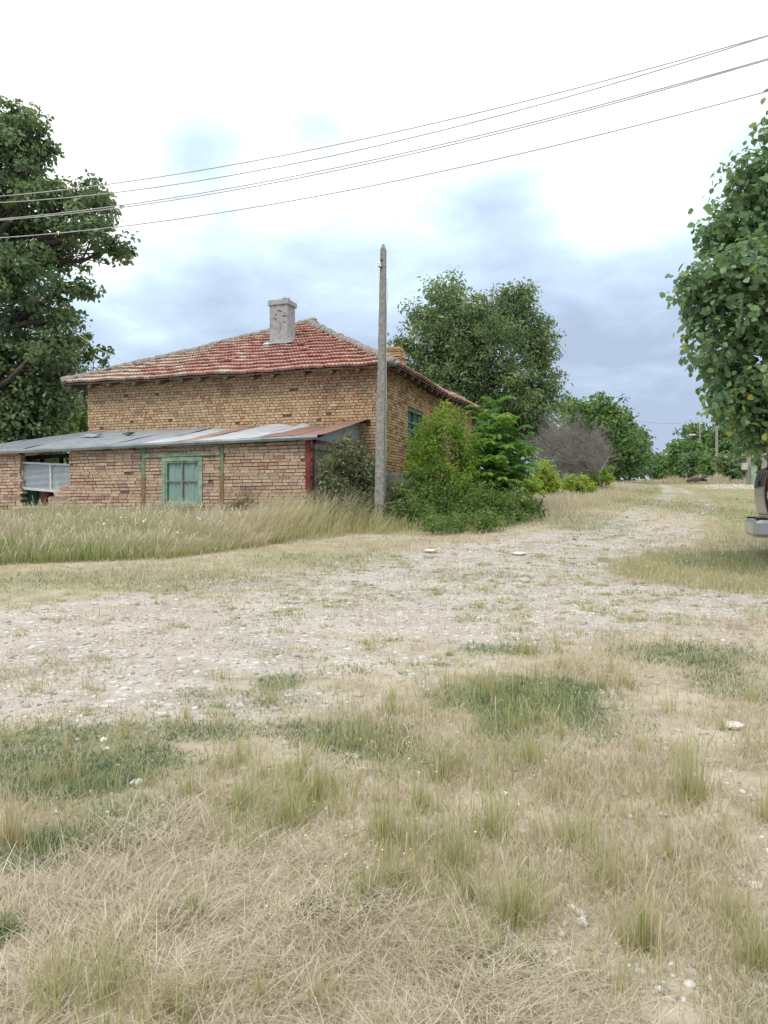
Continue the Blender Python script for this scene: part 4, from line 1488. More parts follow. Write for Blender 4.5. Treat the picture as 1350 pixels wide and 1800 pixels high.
    for i, (px, py, rx, rz, D, lab, mt) in enumerate(far):
        bq = foot(px, D)
        lobes = []
        r = random.Random(50 + i)
        lobes.append(L_(px, py, D, rx * .8, rz * .9))
        for k in range(6):
            a = r.uniform(0, 6.28)
            lobes.append(L_(px + rx * .7 * math.cos(a), py + rz * .6 * math.sin(a) + 5, D, rx * .45, rz * .45, r.uniform(-1, 1)))
        lobes.append(L_(px, (py + 838) / 2, D, rx * .9, (838 - py) / 2 + 4))
        tree('roadside_tree', lab, 'tree', bq, lobes, 330, 16, .36, .75, M[mt], 'bark', .22, seed=60 + i, group='trees at the far end of the track', twigs=.2, sprig=.2)
    # hedge of bushes on the right
    hedge = [(1185, 822, 24, 17, 95, 'leaf_mid', 'pale green bush left of the far hedge'), (1222, 815, 26, 20, 85, 'leaf_far', 'dull green bush in the far hedge below the lamp pole'),
             (1258, 818, 28, 18, 80, 'leaf_mid', 'mid green bush in the far hedge below the tallest concrete pole'), (1292, 822, 26, 26, 64, 'leaf_linden', 'dark dense bush left of the concrete pole with a box'),
             (1330, 815, 34, 40, 66, 'leaf_linden', 'dark bush behind the concrete pole with a box'), (1385, 810, 40, 45, 70, 'leaf_linden', 'dark bush beyond the parked pickup')]
    for i, (px, py, rx, rz, D, mt, lab) in enumerate(hedge):
        bq = foot(px, D)
        r = random.Random(80 + i)
        lobes = [L_(px, py, D, rx, rz)] + [L_(px + r.uniform(-.8, .8) * rx, py + r.uniform(-.5, .6) * rz, D, rx * .45, rz * .5, r.uniform(-1, 1)) for _ in range(5)]
        tree('hedge_bush', lab, 'bush', bq, lobes, 230, 18, .28, .55, M[mt], 'bark', .12, seed=90 + i, group='bushes of the far right hedge', twigs=.2)
    # near linden on the right
    D = 9.6
    lobes = [L_(1400, 330, D, 105, 50), L_(1330, 315, D, 52, 34, -.3), L_(1300, 395, D, 68, 40), L_(1275, 425, D, 44, 26, .4), L_(1255, 500, D, 58, 38, -.2), L_(1235, 535, D, 40, 24), L_(1330, 470, D, 75, 55, -.6),
             L_(1310, 570, D, 90, 48, -.3), L_(1270, 635, D, 60, 28, .3), L_(1320, 680, D, 75, 48, -.2), L_(1285, 705, D, 40, 30), L_(1335, 755, D, 44, 34, .2), L_(1300, 742, D, 26, 18), L_(1400, 500, D, 100, 110, .5),
             L_(1410, 680, D, 100, 95, .2), L_(1430, 220, D, 72, 80), L_(1480, 400, D, 130, 200, 1), L_(1500, 620, D, 130, 140, 1), L_(1380, 770, D, 60, 40)]
    tree('linden_tree', 'big leaved linden tree at the right edge, overhanging the parked pickup', 'tree', foot(1520, D), lobes, 1650, 20, .082, .23, M['leaf_near'], 'bark', .16,
         trunk_top=at(1480, 430, D), seed=73, tone_sd=.09, leaf_sd=.2, shell=.45, sprig=.20, twigs=.6, aspect=.85, droop=.8, upb=.55, outb=.6, rnd=.62, flat=.8, zmin=at(1300, 808, D).z, lim=4)
    # bushes by the house's side wall
    D = 19.6
    lobes = [L_(765, 790, 19.0, 28, 60), L_(775, 740, 19.2, 16, 28), L_(800, 760, 20, 24, 36), L_(815, 800, 20, 26, 50), L_(740, 800, 19.8, 20, 45), L_(790, 850, 19.0, 45, 30), L_(745, 845, 19, 25, 30), L_(828, 830, 20, 16, 40), L_(722, 800, 20.5, 8, 40)]
    tree('maple_bush', 'bright green young maple bush growing against the side wall below the window', 'bush', foot(775, D), lobes, 560, 15, .10, .17, M['leaf_maple'], 'bark_grey', .035, seed=101, aspect=.42, rounded=False, droop=.9,
         shell=.6, sprig=.25, twigs=1.0, flat=1.2)
    # creeper over the shed's side wall and dry stems
    lobes = [L_(600, 815, 17.8, 28, 40), L_(630, 830, 18.2, 28, 50), L_(650, 850, 18, 22, 45), L_(590, 865, 17.3, 30, 28), L_(625, 790, 18.4, 16, 14), L_(572, 880, 17, 22, 22), L_(640, 885, 17.2, 34, 20), L_(655, 810, 18.8, 12, 20), L_(600, 900, 16.6, 40, 16), L_(575, 850, 17.3, 14, 40), L_(612, 770, 18.2, 10, 10), L_(690, 895, 16.8, 16, 14)]
    tree('creeper', 'tangled dark creeper with dry stems covering the side of the shed, left of the pole', 'creeper', foot(610, 17.6), lobes, 720, 15, .085, .16, M['leaf_vine'], 'bark_grey', .03, seed=111, aspect=.5, rounded=False,
         shell=.6, sprig=.25, twigs=1.6, droop=.8, flat=.9)
    tree('bindweed', 'small green weed climbing the brick shed wall left of the window', 'weed', foot(148, 20.2), [L_(140, 885, 20.1, 16, 16, 0, 6), L_(150, 905, 20.0, 20, 18, 0, 8)], 45, 10, .085, .13, M['leaf_vine'], 'bark_grey', .012, seed=113, twigs=1.2, aspect=.5)
    tree('shrub', 'pale grey green shrub against the shed wall right of the green window', 'bush', foot(425, 17.4), [L_(425, 890, 17.3, 28, 24), L_(455, 905, 17.1, 28, 16), L_(405, 905, 17.3, 18, 18)], 130, 14, .06, .15, leaf_mat('shrub_leaves', [(.1, (.13, .14, .07)), (.6, (.24, .23, .12)), (.95, (.36, .31, .19))], .25, .6, .2), 'bark_grey', .02, seed=117, twigs=1.6, aspect=.3, rounded=False)

    mixed = leaf_mat('mixed_shrub_leaves', [(.1, (.06, .10, .035)), (.45, (.11, .18, .055)), (.8, (.19, .27, .08)), (1, (.33, .33, .14))], .35, .5, .3)
    for i, (px, Y, lobes, n, lab) in enumerate([
        (700, 17.4, [(700, 872, 18, 22), (690, 895, 14, 14), (718, 890, 20, 18)], 95, 'small leafy shrub just right of the foot of the concrete pole'),
        (735, 18.6, [(735, 850, 20, 26), (722, 868, 16, 18), (752, 868, 22, 20)], 110, 'dark leafy shrub under the side wall, behind the nettles'),
        (912, 18.6, [(908, 888, 24, 22), (930, 898, 22, 16), (890, 900, 20, 14), (905, 868, 9, 14)], 130, 'leafy shrub at the right end of the nettles, next to the dry field'),
        (845, 18.8, [(848, 868, 24, 20), (825, 875, 18, 18), (868, 880, 20, 14)], 110, 'broad low shrub between the feathery bush and the nettles')]):
        tree('shrub', lab, 'bush', foot(px, Y), [L_(a, b_, Y, c, d) for a, b_, c, d in lobes], n, 13, .085, .15, mixed if i != 1 else M['leaf_nettle'], 'bark_grey', .02, seed=160 + i, twigs=1.2, sprig=.35, aspect=.5, rounded=False, shell=.6)


plant_trees()


def feather_bush(name, label, base, stems, mat, seed, fl=.62, nfr=9, leafl=.13, spread=.35):
    """bush of arching feather-shaped fronds on upright stems; stems: list of world tips"""
    r = np.random.default_rng(seed)
    root = empty(name, base)
    tag(root, label, 'bush')
    P, A, Nn, S, T = [], [], [], [], []
    mb = MB()
    b = Vector(base)
    for si, tip in enumerate(stems):
        tip = Vector(tip)
        st = b + Vector((r.uniform(-.3, .3), r.uniform(-.3, .3), -.05))
        pts = limb(mb, st - b, tip - b, .022, .008, seed + si, .06, 6, 5)
        tone = r.normal(.5, .15)
        for k in range(nfr):
            t = 1 - (k / nfr) ** 1.2 * spread
            org = st.lerp(tip, t)
            az = k * 2.4 + r.uniform(-.4, .4)
            el = 1.15 - 1.15 * k / nfr + r.uniform(-.25, .25)
            d = Vector((math.cos(az) * math.cos(el), math.sin(az) * math.cos(el), math.sin(el)))
            L = fl * r.uniform(.55, 1.2)
            mpts = []
            for q in range(11):
                u = q / 10
                p = org + d * (L * u) + Vector((0, 0, -.55 * L * u * u))
                mpts.append(p)
            mb.tube([p - b for p in mpts[::2]], [.006, .005, .004, .003, .002, .001], 3)
            for q in range(2, 11):
                tg = (mpts[q] - mpts[q - 1]).normalized()
                sdv = tg.cross(Vector((0, 0, 1)))
                if sdv.length < .05: continue
                sdv.normalize()
                nrm = sdv.cross(tg)
                for s_ in (-1, 1):
                    P.append(mpts[q]); A.append((sdv * s_ + tg * .45 - Vector((0, 0, .25))).normalized()); Nn.append((nrm + Vector(r.normal(0, .18, 3))).normalized())
                    S.append(leafl * L / fl * (1.05 - .5 * abs(q / 10 - .45)) * r.uniform(.85, 1.1)); T.append(tone + r.normal(0, .12) + .12 * (t > .93))
    P, A, Nn, S, T = map(np.array, (P, A, Nn, S, T))
    sd_ = np.cross(Nn, A)
    prof = [(0, 0, 0), (.3, 1, .1), (.65, .7, .08), (1, 0, -.15), (.65, -.7, .08), (.3, -1, .1)]
    V = np.stack([P - np.array(base) + A * (S * a)[:, None] + sd_ * (S * .21 * c)[:, None] + Nn * (S * e)[:, None] for a, c, e in prof], 1).reshape(-1, 3)
    leaf_object('fronds', V, np.clip(T, 0, 1), mat, root)
    mb.build('stems', M['bark_grey'], root)
    return root


def plant_feathery():
    D = 21.0
    tips = [at(868, 715, 22), at(880, 740, 21.5), at(850, 740, 21.8), at(900, 765, 21), at(920, 785, 21), at(860, 770, 20.6), at(885, 790, 20.4), at(845, 790, 20.6), at(905, 815, 20.3), at(870, 815, 20.0),
            at(848, 820, 20.2), at(895, 835, 20), at(915, 820, 21), at(860, 845, 19.8), at(880, 850, 19.8), at(835, 765, 22), at(845, 720, 22.4), at(875, 740, 21), at(890, 755, 21), at(865, 790, 20.4), at(900, 790, 20.4), at(880, 825, 19.9), at(925, 800, 20.8), at(858, 755, 21), at(910, 840, 20), at(852, 835, 20), at(880, 770, 22), at(840, 800, 21), at(868, 730, 21.6)]
    feather_bush('tree_of_heaven', 'lush green bush of long feathery leaves at the far end of the side wall', foot(875, D), tips, M['leaf_sumac'], 131, .80, 12, .19)
    for i, (px, D, lobes, lab) in enumerate([
        (955, 30, [(957, 826, 11, 16), (947, 842, 12, 14), (967, 842, 12, 12), (955, 855, 20, 14), (972, 852, 10, 9)], 'tall yellow green sapling left of the small concrete post'),
        (925, 29, [(925, 850, 16, 12), (912, 855, 12, 10), (936, 858, 14, 12)], 'pale sapling beside the rusty metal stakes'),
        (1012, 32, [(1014, 846, 13, 10), (1002, 854, 13, 10), (1028, 856, 13, 9), (1014, 860, 20, 9)], 'low yellowish sapling right of the small concrete post'),
        (1056, 38, [(1050, 832, 11, 9), (1064, 834, 11, 9), (1042, 842, 10, 9), (1056, 845, 17, 13), (1070, 842, 8, 8), (1056, 856, 12, 9)], 'rounded bright green sapling nearest the grassy track')]):
        tree('robinia_sapling', lab, 'sapling', foot(px, D), [L_(a, b_, D, c * 1.15, d * 1.15) for a, b_, c, d in lobes], 110 if i else 150, 14, .125, .17, M['leaf_yellow'], 'bark_grey', .03, seed=140 + i,
             group='yellow green saplings by the dry field', sprig=.5, twigs=1, aspect=.42, upb=.9, shell=.7)


plant_feathery()


def nettles():
    """low mass of nettles along the foot of the side wall"""
    r = np.random.default_rng(5)
    poly = world_poly([(675, 928), (760, 940), (860, 938), (945, 918), (950, 900), (900, 892), (800, 888), (690, 892)])
    n = 16000
    x0, y0 = poly.min(0) - .2; x1, y1 = poly.max(0) + .2
    X = r.uniform(x0, x1, n); Y = r.uniform(y0, y1, n)
    d = sdist(X, Y, poly) + .35 * (fbm(X * 1.4, Y * 1.4, 61) - .5) * 2
    k = d > 0
    X, Y, d = X[k], Y[k], d[k]
    X, Y, d = X[:2300], Y[:2300], d[:2300]
    H = np.clip(.20 + .58 * np.minimum(d, 1) ** .7, .2, .95) * np.clip(2.6 * fbm(X * 1.5, Y * 1.5, 77) - .45, .22, 1.5) * r.uniform(.75, 1.2, len(X))
    P, O, S, T = [], [], [], []
    for x, y, h in zip(X, Y, H):
        z0 = g1(y)
        az = r.uniform(0, 6.28); ln = r.uniform(0, .25) * h
        m = int(h / .045)
        tone = r.normal(.5, .17)
        for q in range(2, m):
            u = q / m
            p = np.array([x + math.cos(az) * ln * u * u, y + math.sin(az) * ln * u * u, z0 + h * u])
            for s_ in range(2):
                a = q * 1.57 + s_ * math.pi + r.uniform(-.3, .3)
                o = np.array([math.cos(a), math.sin(a), -.1])
                P.append(p + o * .03); O.append(o); S.append(.105 * (.65 + .8 * ((int(x * 977) % 10) / 10)) * (1.1 - .5 * u) * r.uniform(.8, 1.25)); T.append(tone + r.normal(0, .1) + .1 * u)
    P, O, S, T = map(np.array, (P, O, S, T))
    V = leaf_geo(P, S, O, 6, .3, .9, .35, .35, .5, False)
    o = leaf_object('nettles', V, np.clip(T, 0, 1), M['leaf_nettle'], None)
    tag(o, 'dense low mass of dark green nettles between pole and track', kind='stuff')


nettles()


def dead_thicket():
    D = 38
    base = foot(990, D)
    root = empty('dead_bush', base)
    tag(root, 'bare grey thicket of dead twigs in front of the green trees', 'bush')
    r = random.Random(17)
    mb = MB()
    V, F = [], []

    def grow(p, d, L, rad, lev):
        n = 4
        pts = [p]
        q = Vector(p)
        dd = Vector(d)
        for i in range(n):
            dd = (dd + Vector((r.gauss(0, .16), r.gauss(0, .16), r.gauss(.02, .12)))).normalized()
            q = q + dd * (L / n)
            pts.append(q.copy())
        mb.tube(pts, [rad * (1 - .16 * i) for i in range(n + 1)], 3 if lev > 1 else 5, cap=False)
        if lev >= 4: return
        for k in range((6, 5, 5, 4)[lev]):
            t = r.uniform(.35, 1)
            s = pts[min(n, int(t * n))]
            nd = (dd + Vector((r.gauss(0, .6), r.gauss(0, .6), r.gauss(.05, .45)))).normalized()
            grow(s, nd, L * r.uniform(.5, .75), rad * .52, lev + 1)
    for (px, tx, ty) in ((965, 950, 770), (985, 1000, 745), (1010, 1035, 765), (975, 975, 760), (1000, 1000, 770), (1025, 1050, 790), (955, 945, 800), (1045, 1062, 790), (940, 930, 780), (1055, 1058, 770), (1040, 1030, 780), (990, 1020, 750)):
        s = foot(px, D + r.uniform(-1, 1)) - base
        e = at(tx, ty, D + r.uniform(-1.5, 1.5)) - base
        dirv = (e - s)
        grow(s, dirv.normalized(), dirv.length * .78, .05, 0)
    mb.build('twigs', M['twig'], root)


dead_thicket()


# ------------------------------------------------------------------ poles and wires
def concrete_pole(name, label, base, top, w0, w1, rz, tip=.13, group=None):
    base, top = Vector(base), Vector(top)
    root = empty(name, base)
    tag(root, label, 'pole', group)
    mb = MB()
    d = top - base
    n = 26
    P = []
    ch = .18
    r = random.Random(int(abs(base.x) * 1000) % 9973)
    for i in range(n + 1):
        t = i / n
        c = d * t + Vector((0, 0, -.3 * (i == 0)))
        h = (w0 + (w1 - w0) * t) / 2
        if i == n:
            h *= .25
        if i == n - 1:
            c = d * (1 - tip / d.length); h = w1 / 2
        k = h * ch
        for (a, b_) in ((-h + k, -h), (h - k, -h), (h, -h + k), (h, h - k), (h - k, h), (-h + k, h), (-h, h - k), (-h, -h + k)):
            P.append(c + Vector((a * math.cos(rz) - b_ * math.sin(rz) + r.gauss(0, .0015), a * math.sin(rz) + b_ * math.cos(rz), 0)))
    mb.add(P, [(i * 8 + s, i * 8 + (s + 1) % 8, (i + 1) * 8 + (s + 1) % 8, (i + 1) * 8 + s) for i in range(n) for s in range(8)] + [tuple(n * 8 + s for s in range(8))])
    mb.build('shaft', M['concrete'], root)
    return root


def poles():
    D = 16.9
    b = foot(667, D); t = at(674, 429, D)
    p = concrete_pole('utility_pole', 'tall weathered square concrete pole standing alone before the corner of the house', b, t, .205, .118, ANG * .6, .13)
    d = t - b
    ez = Vector((0, 0, 1))

    def on(py):                                       # point on the axis at the photo row
        z = at(670, py, D).z
        f = (z - b.z) / d.z
        return d * f
    fy = Vector((math.sin(-ANG * .6), -math.cos(-ANG * .6), 0)); fy = Vector((math.sin(ANG * .6), -math.cos(ANG * .6), 0)); fx = Vector((math.cos(ANG * .6), math.sin(ANG * .6), 0))
    m = MB()
    c = on(468) - fx * .055 + fy * .12
    prof = [(.0, -.05), (.03, -.05), (.04, -.03), (.038, -.01), (.024, .0), (.036, .015), (.038, .04), (.02, .06), (.0, .06)]
    ns = 14
    m.add([(c.x + a * math.cos(2 * math.pi * s / ns), c.y + a * math.sin(2 * math.pi * s / ns), c.z + z) for a, z in prof for s in range(ns)],
          [(k * ns + s, k * ns + (s + 1) % ns, (k + 1) * ns + (s + 1) % ns, (k + 1) * ns + s) for k in range(len(prof) - 1) for s in range(ns)], smooth=True)
    ins = m.build('insulator', M['porcelain'], p)
    h = MB()
    h.tube([on(471) + fy * .05 - fx * .0, c + Vector((.0, 0, -.06)), c], .009, 5)
    h.tube([on(456) + fy * .06, on(460) + fy * .09 - fx * .02, on(465) + fy * .1 - fx * .06], .011, 5)
    h.build('hook', M['black_iron'], ins)
    for py in (440, 490, 508, 524):
        hl = MB()
        q = on(py)
        w = (.205 + (.118 - .205) * ((q.z) / d.z)) / 2
        hl.tube([q + fy * (w + .002), q + fy * (w - .02)], .013, 8)
        hl.build('bolt_hole', M['dark'], p)  # solid plug, the shade in the hole is its near-black colour
    cb = MB()
    cb.tube([on(490) + fx * .086, on(520) + fx * .10 + ez * 0, on(545) + fx * .088, on(640) + fx * .098, on(760) + fx * .115, on(880) + fx * .13], .008, 5)
    cb.build('earth_cable', M['wire'], p)
    # poles along the right of the track
    grp = 'concrete poles along the right of the track'
    specs = [(1259.5, 735, 78, .28, 'concrete pole rising above the hedge, right of the lamp pole'), (1230, 748, 98, .30, 'concrete pole carrying a street lamp in the far hedge'),
             (1210, 768, 125, .26, 'farthest thin concrete pole, left of the lamp pole'), (1316, 745, 58, .34, 'concrete pole with a grey meter box beside the dark bush'),
             (1343, 740, 54, .36, 'pale concrete pole just behind the parked pickup')]
    for i, (px, pt, D, w, lab) in enumerate(specs):
        b = foot(px, D); t = at(px + .5, pt, D)
        q = concrete_pole('utility_pole', lab, b, t, w, w * .75, ANG, .15, grp)
        if i == 1:
            a = MB()
            zz = at(px, 766, D).z - b.z
            a.tube([(0, 0, zz - .35), (-.25, -.1, zz), (-.9, -.3, zz + .1)], .05, 6)
            am = a.build('lamp_arm', M['galv'], q)
            l = MB()
            l.obox((-1.05, -.35, zz + .08), Vector((1, .3, 0)).normalized(), Vector((-.3, 1, 0)).normalized(), (0, 0, 1), .38, .16, .1)
            l.build('lamp_head', M['porcelain'], am, bevel=.05)
        if i == 3:
            m = MB()
            zb, zt = at(px, 826, D).z - b.z, at(px, 814, D).z - b.z
            m.box(-.5, -.17, -.26, .1, zb, zt)
            m.build('meter_box', M['plaster'], q, bevel=.02)
            m = MB(); m.tube([(.24, -.05, zb - .3), (.26, -.05, zt + .6)], .045, 6); m.build('conduit', M['galv'], q)
    # green cabinet beside the pole
    D = 57.5
    b = foot(1324, D)
    r_ = empty('cabinet', b, ANG); tag(r_, 'low green metal cabinet at the foot of the pole with the meter box', 'cabinet')
    m = MB(); m.box(-.17, .22, -.2, .2, 0, 1.35); m.build('cabinet_body', M['green_paint'], r_, bevel=.02)
    m = MB(); m.box(-.20, .25, -.24, .22, 1.352, 1.40); m.build('cabinet_lid', M['green_paint'], r_, bevel=.01)
    m = MB(); m.box(-.13, .18, -.215, -.203, .2, 1.25); m.build('door', M['green_paint'], r_, bevel=.004)
    # wires overhead: level lines at their own heights, sagging between poles beyond the frame
    ws = [(62, 345, 7.55, 'upper of the closely paired top overhead wires', 0), (63, 356, 7.52, 'lower of the closely paired top overhead wires', .26), (103, 385, 7.2, 'upper strand of the middle overhead wire pair', 0), (105, 387, 7.15, 'lower strand of the middle overhead wire pair', .06), (160, 418, 6.75, 'lowest single overhead wire crossing the sky', 0)]
    for i, (yr, yl, h, lab, ds) in enumerate(ws):
        Dr = (h - EYE) * FOC / (HZ - yr); Dl = (h - EYE) * FOC / (HZ - yl)
        A, B = at(1350, yr, Dr), at(0, yl, Dl)
        A2, B2 = A + (A - B) * .35, B + (B - A) * .6
        mid = {0: 212, 1: 216, 2: 268, 3: 270, 4: 308}[i]
        pts = []
        for k in range(61):
            t = k / 60
            p = A2.lerp(B2, t)
            # a shallow catenary, zero at the two frame crossings
            L = (B2 - A2).length
            sfrac = ((t * 1.95) - .35)
            p.z -= (.30 + ds * .4) * 4 * sfrac * (1 - sfrac)
            pts.append(p)
        m = MB(); m.tube(pts, .0085, 5)
        o = m.build('overhead_wire', M['wire']); tag(o, lab, 'wire', 'overhead wires')
    a, b_ = at(118, 573, 26), at(236, 643, 22.3)
    m = MB(); m.tube([a.lerp(b_, k / 12) - Vector((0, 0, .12 * math.sin(math.pi * k / 12))) for k in range(13)], .009, 5)
    o = m.build('service_wire', M['wire']); tag(o, 'thin wire running from the left linden down to the house roof', 'wire')
    a, b_ = at(1100, 736, 70), at(1259, 732, 78)
    m = MB(); m.tube([a.lerp(b_, k / 12) - Vector((0, 0, .55 * math.sin(math.pi * k / 12))) for k in range(13)], .03, 5)
    o = m.build('track_wire', M['wire']); tag(o, 'distant wire hanging across the far end of the track', 'wire')


poles()


def small_posts():
    b = foot(993, 37)
    r_ = empty('fence_post', b); tag(r_, 'short pale concrete fence post between the saplings', 'post')
    m = MB(); h = at(993, 833, 37).z - b.z
    m.box(-.13, .13, -.1, .1, -.2, h, jit=.02); m.box(-.09, .1, -.08, .08, h - .01, h + .06, jit=.03)
    m.build('shaft', M['plinth'], r_, bevel=.02)
    r = random.Random(8)
    for i, (px, ht, lab) in enumerate(((900, 1.05, 'leftmost rusty metal stake right of the feathery bush'), (905, 1.2, 'middle, taller rusty metal stake right of the feathery bush'), (911, .95, 'rightmost rusty metal stake right of the feathery bush'))):
        b = foot(px, 26 + i * .3)
        m = MB()
        lean = r.uniform(-.1, .1)
        m.bar((0, 0, -.2), (lean, .03, ht), .07, .05, up=(1, 0, 0)); m.bar((.03, .02, -.2), (lean + .03, .05, ht * .9), .02, .08, up=(1, 0, 0))
        o = m.build('stake', simple_mat('rust', (.10, .05, .035), (.20, .10, .07), 9, .9)); o.location = b
        tag(o, lab, 'stake', 'rusty stakes by the dry field')


small_posts()

# ------------------------------------------------------------------ grasses, litter and stones
def blades(name, X, Y, h, w, az, lean, rv, mat, label, seed=0, z0=None, curl=.5, zoff=0.0, head=None):
    """curved two-segment blades; lean = horizontal reach as a share of h; head = fat tip (seed head) share"""
    r = np.random.default_rng(seed)
    n = len(X)
    Z = (gz(Y) + .05 * (fbm(X * .5, Y * .5, 5) - .5) * np.clip(np.abs(Y) / 4, .3, 1) if z0 is None else z0) - .005 + zoff
    B = np.stack([X, Y, Z], -1)
    d = np.stack([np.cos(az), np.sin(az), np.zeros(n)], -1)
    wa = az + math.pi / 2 + r.normal(0, .7, n)
    s = np.stack([np.cos(wa), np.sin(wa), np.zeros(n)], -1) * (w * .5)[:, None]
    up = np.array([0, 0, 1.0])
    hh, ll = h[:, None], (h * lean)[:, None]
    rise = np.sqrt(np.clip(1 - np.clip(lean, 0, .98) ** 2, .02, 1))[:, None]
    mid = B + up * hh * rise * .6 + d * ll * (1 - curl) * .55
    tip = B + up * hh * rise + d * ll
    tw = .28 if head is None else head
    V = np.stack([B - s, B + s, mid + s * .85, mid - s * .85, tip + s * tw, tip - s * tw], 1).reshape(-1, 3)
    b = np.arange(n)[:, None] * 6
    F = np.concatenate([b + np.array([[0, 1, 2, 3]]), b + np.array([[3, 2, 4, 5]])])
    t = np.tile(np.array([0, 0, .55, .55, 1, 1]), n)
    o = np_mesh(name, V, [F], mat, None, {'rnd': np.repeat(np.clip(rv, 0, 1), 6), 't': t})
    tag(o, label, kind='stuff')
    return o


def scatter(n, y0, y1, p, seed, margin=2.3, k=.58):
    """random spots over the ground, thinning out with distance"""
    r = np.random.default_rng(seed)
    u = r.random(n)
    e = 1 - p
    Y = (y0 ** e + u * (y1 ** e - y0 ** e)) ** (1 / e)
    X = r.uniform(-1, 1, n) * (Y * k + margin)
    return X, Y, r


HOUSE_BLOCK = np.array([[*(HC + EX * a + EY * b).xy] for a, b in ((.1, -.0), (.1, SIDE_L), (-FRONT_L, SIDE_L), (-FRONT_L, 0), (-FRONT_L - 3, -3.05), (SX + .05, -3.05), (SX + .05, 0))])

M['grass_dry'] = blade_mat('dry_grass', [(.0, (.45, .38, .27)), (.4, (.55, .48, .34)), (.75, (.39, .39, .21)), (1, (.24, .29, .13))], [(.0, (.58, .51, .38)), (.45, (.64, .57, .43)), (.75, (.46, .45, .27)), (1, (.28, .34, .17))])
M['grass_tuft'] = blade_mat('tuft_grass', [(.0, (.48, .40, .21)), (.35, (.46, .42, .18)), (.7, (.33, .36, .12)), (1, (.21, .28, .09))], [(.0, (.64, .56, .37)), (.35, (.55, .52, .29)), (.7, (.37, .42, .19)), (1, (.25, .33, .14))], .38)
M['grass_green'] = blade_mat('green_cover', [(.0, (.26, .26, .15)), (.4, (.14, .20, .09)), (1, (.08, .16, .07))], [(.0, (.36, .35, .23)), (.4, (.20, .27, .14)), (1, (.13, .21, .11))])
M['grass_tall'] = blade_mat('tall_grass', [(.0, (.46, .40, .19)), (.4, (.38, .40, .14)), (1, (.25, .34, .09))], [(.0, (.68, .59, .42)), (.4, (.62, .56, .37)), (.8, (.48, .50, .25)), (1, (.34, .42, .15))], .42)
M['straw'] = blade_mat('straw', [(.0, (.46, .39, .28)), (.5, (.61, .54, .41)), (1, (.72, .66, .54))], [(.0, (.52, .45, .33)), (.5, (.67, .60, .47)), (1, (.76, .71, .60))], .25)


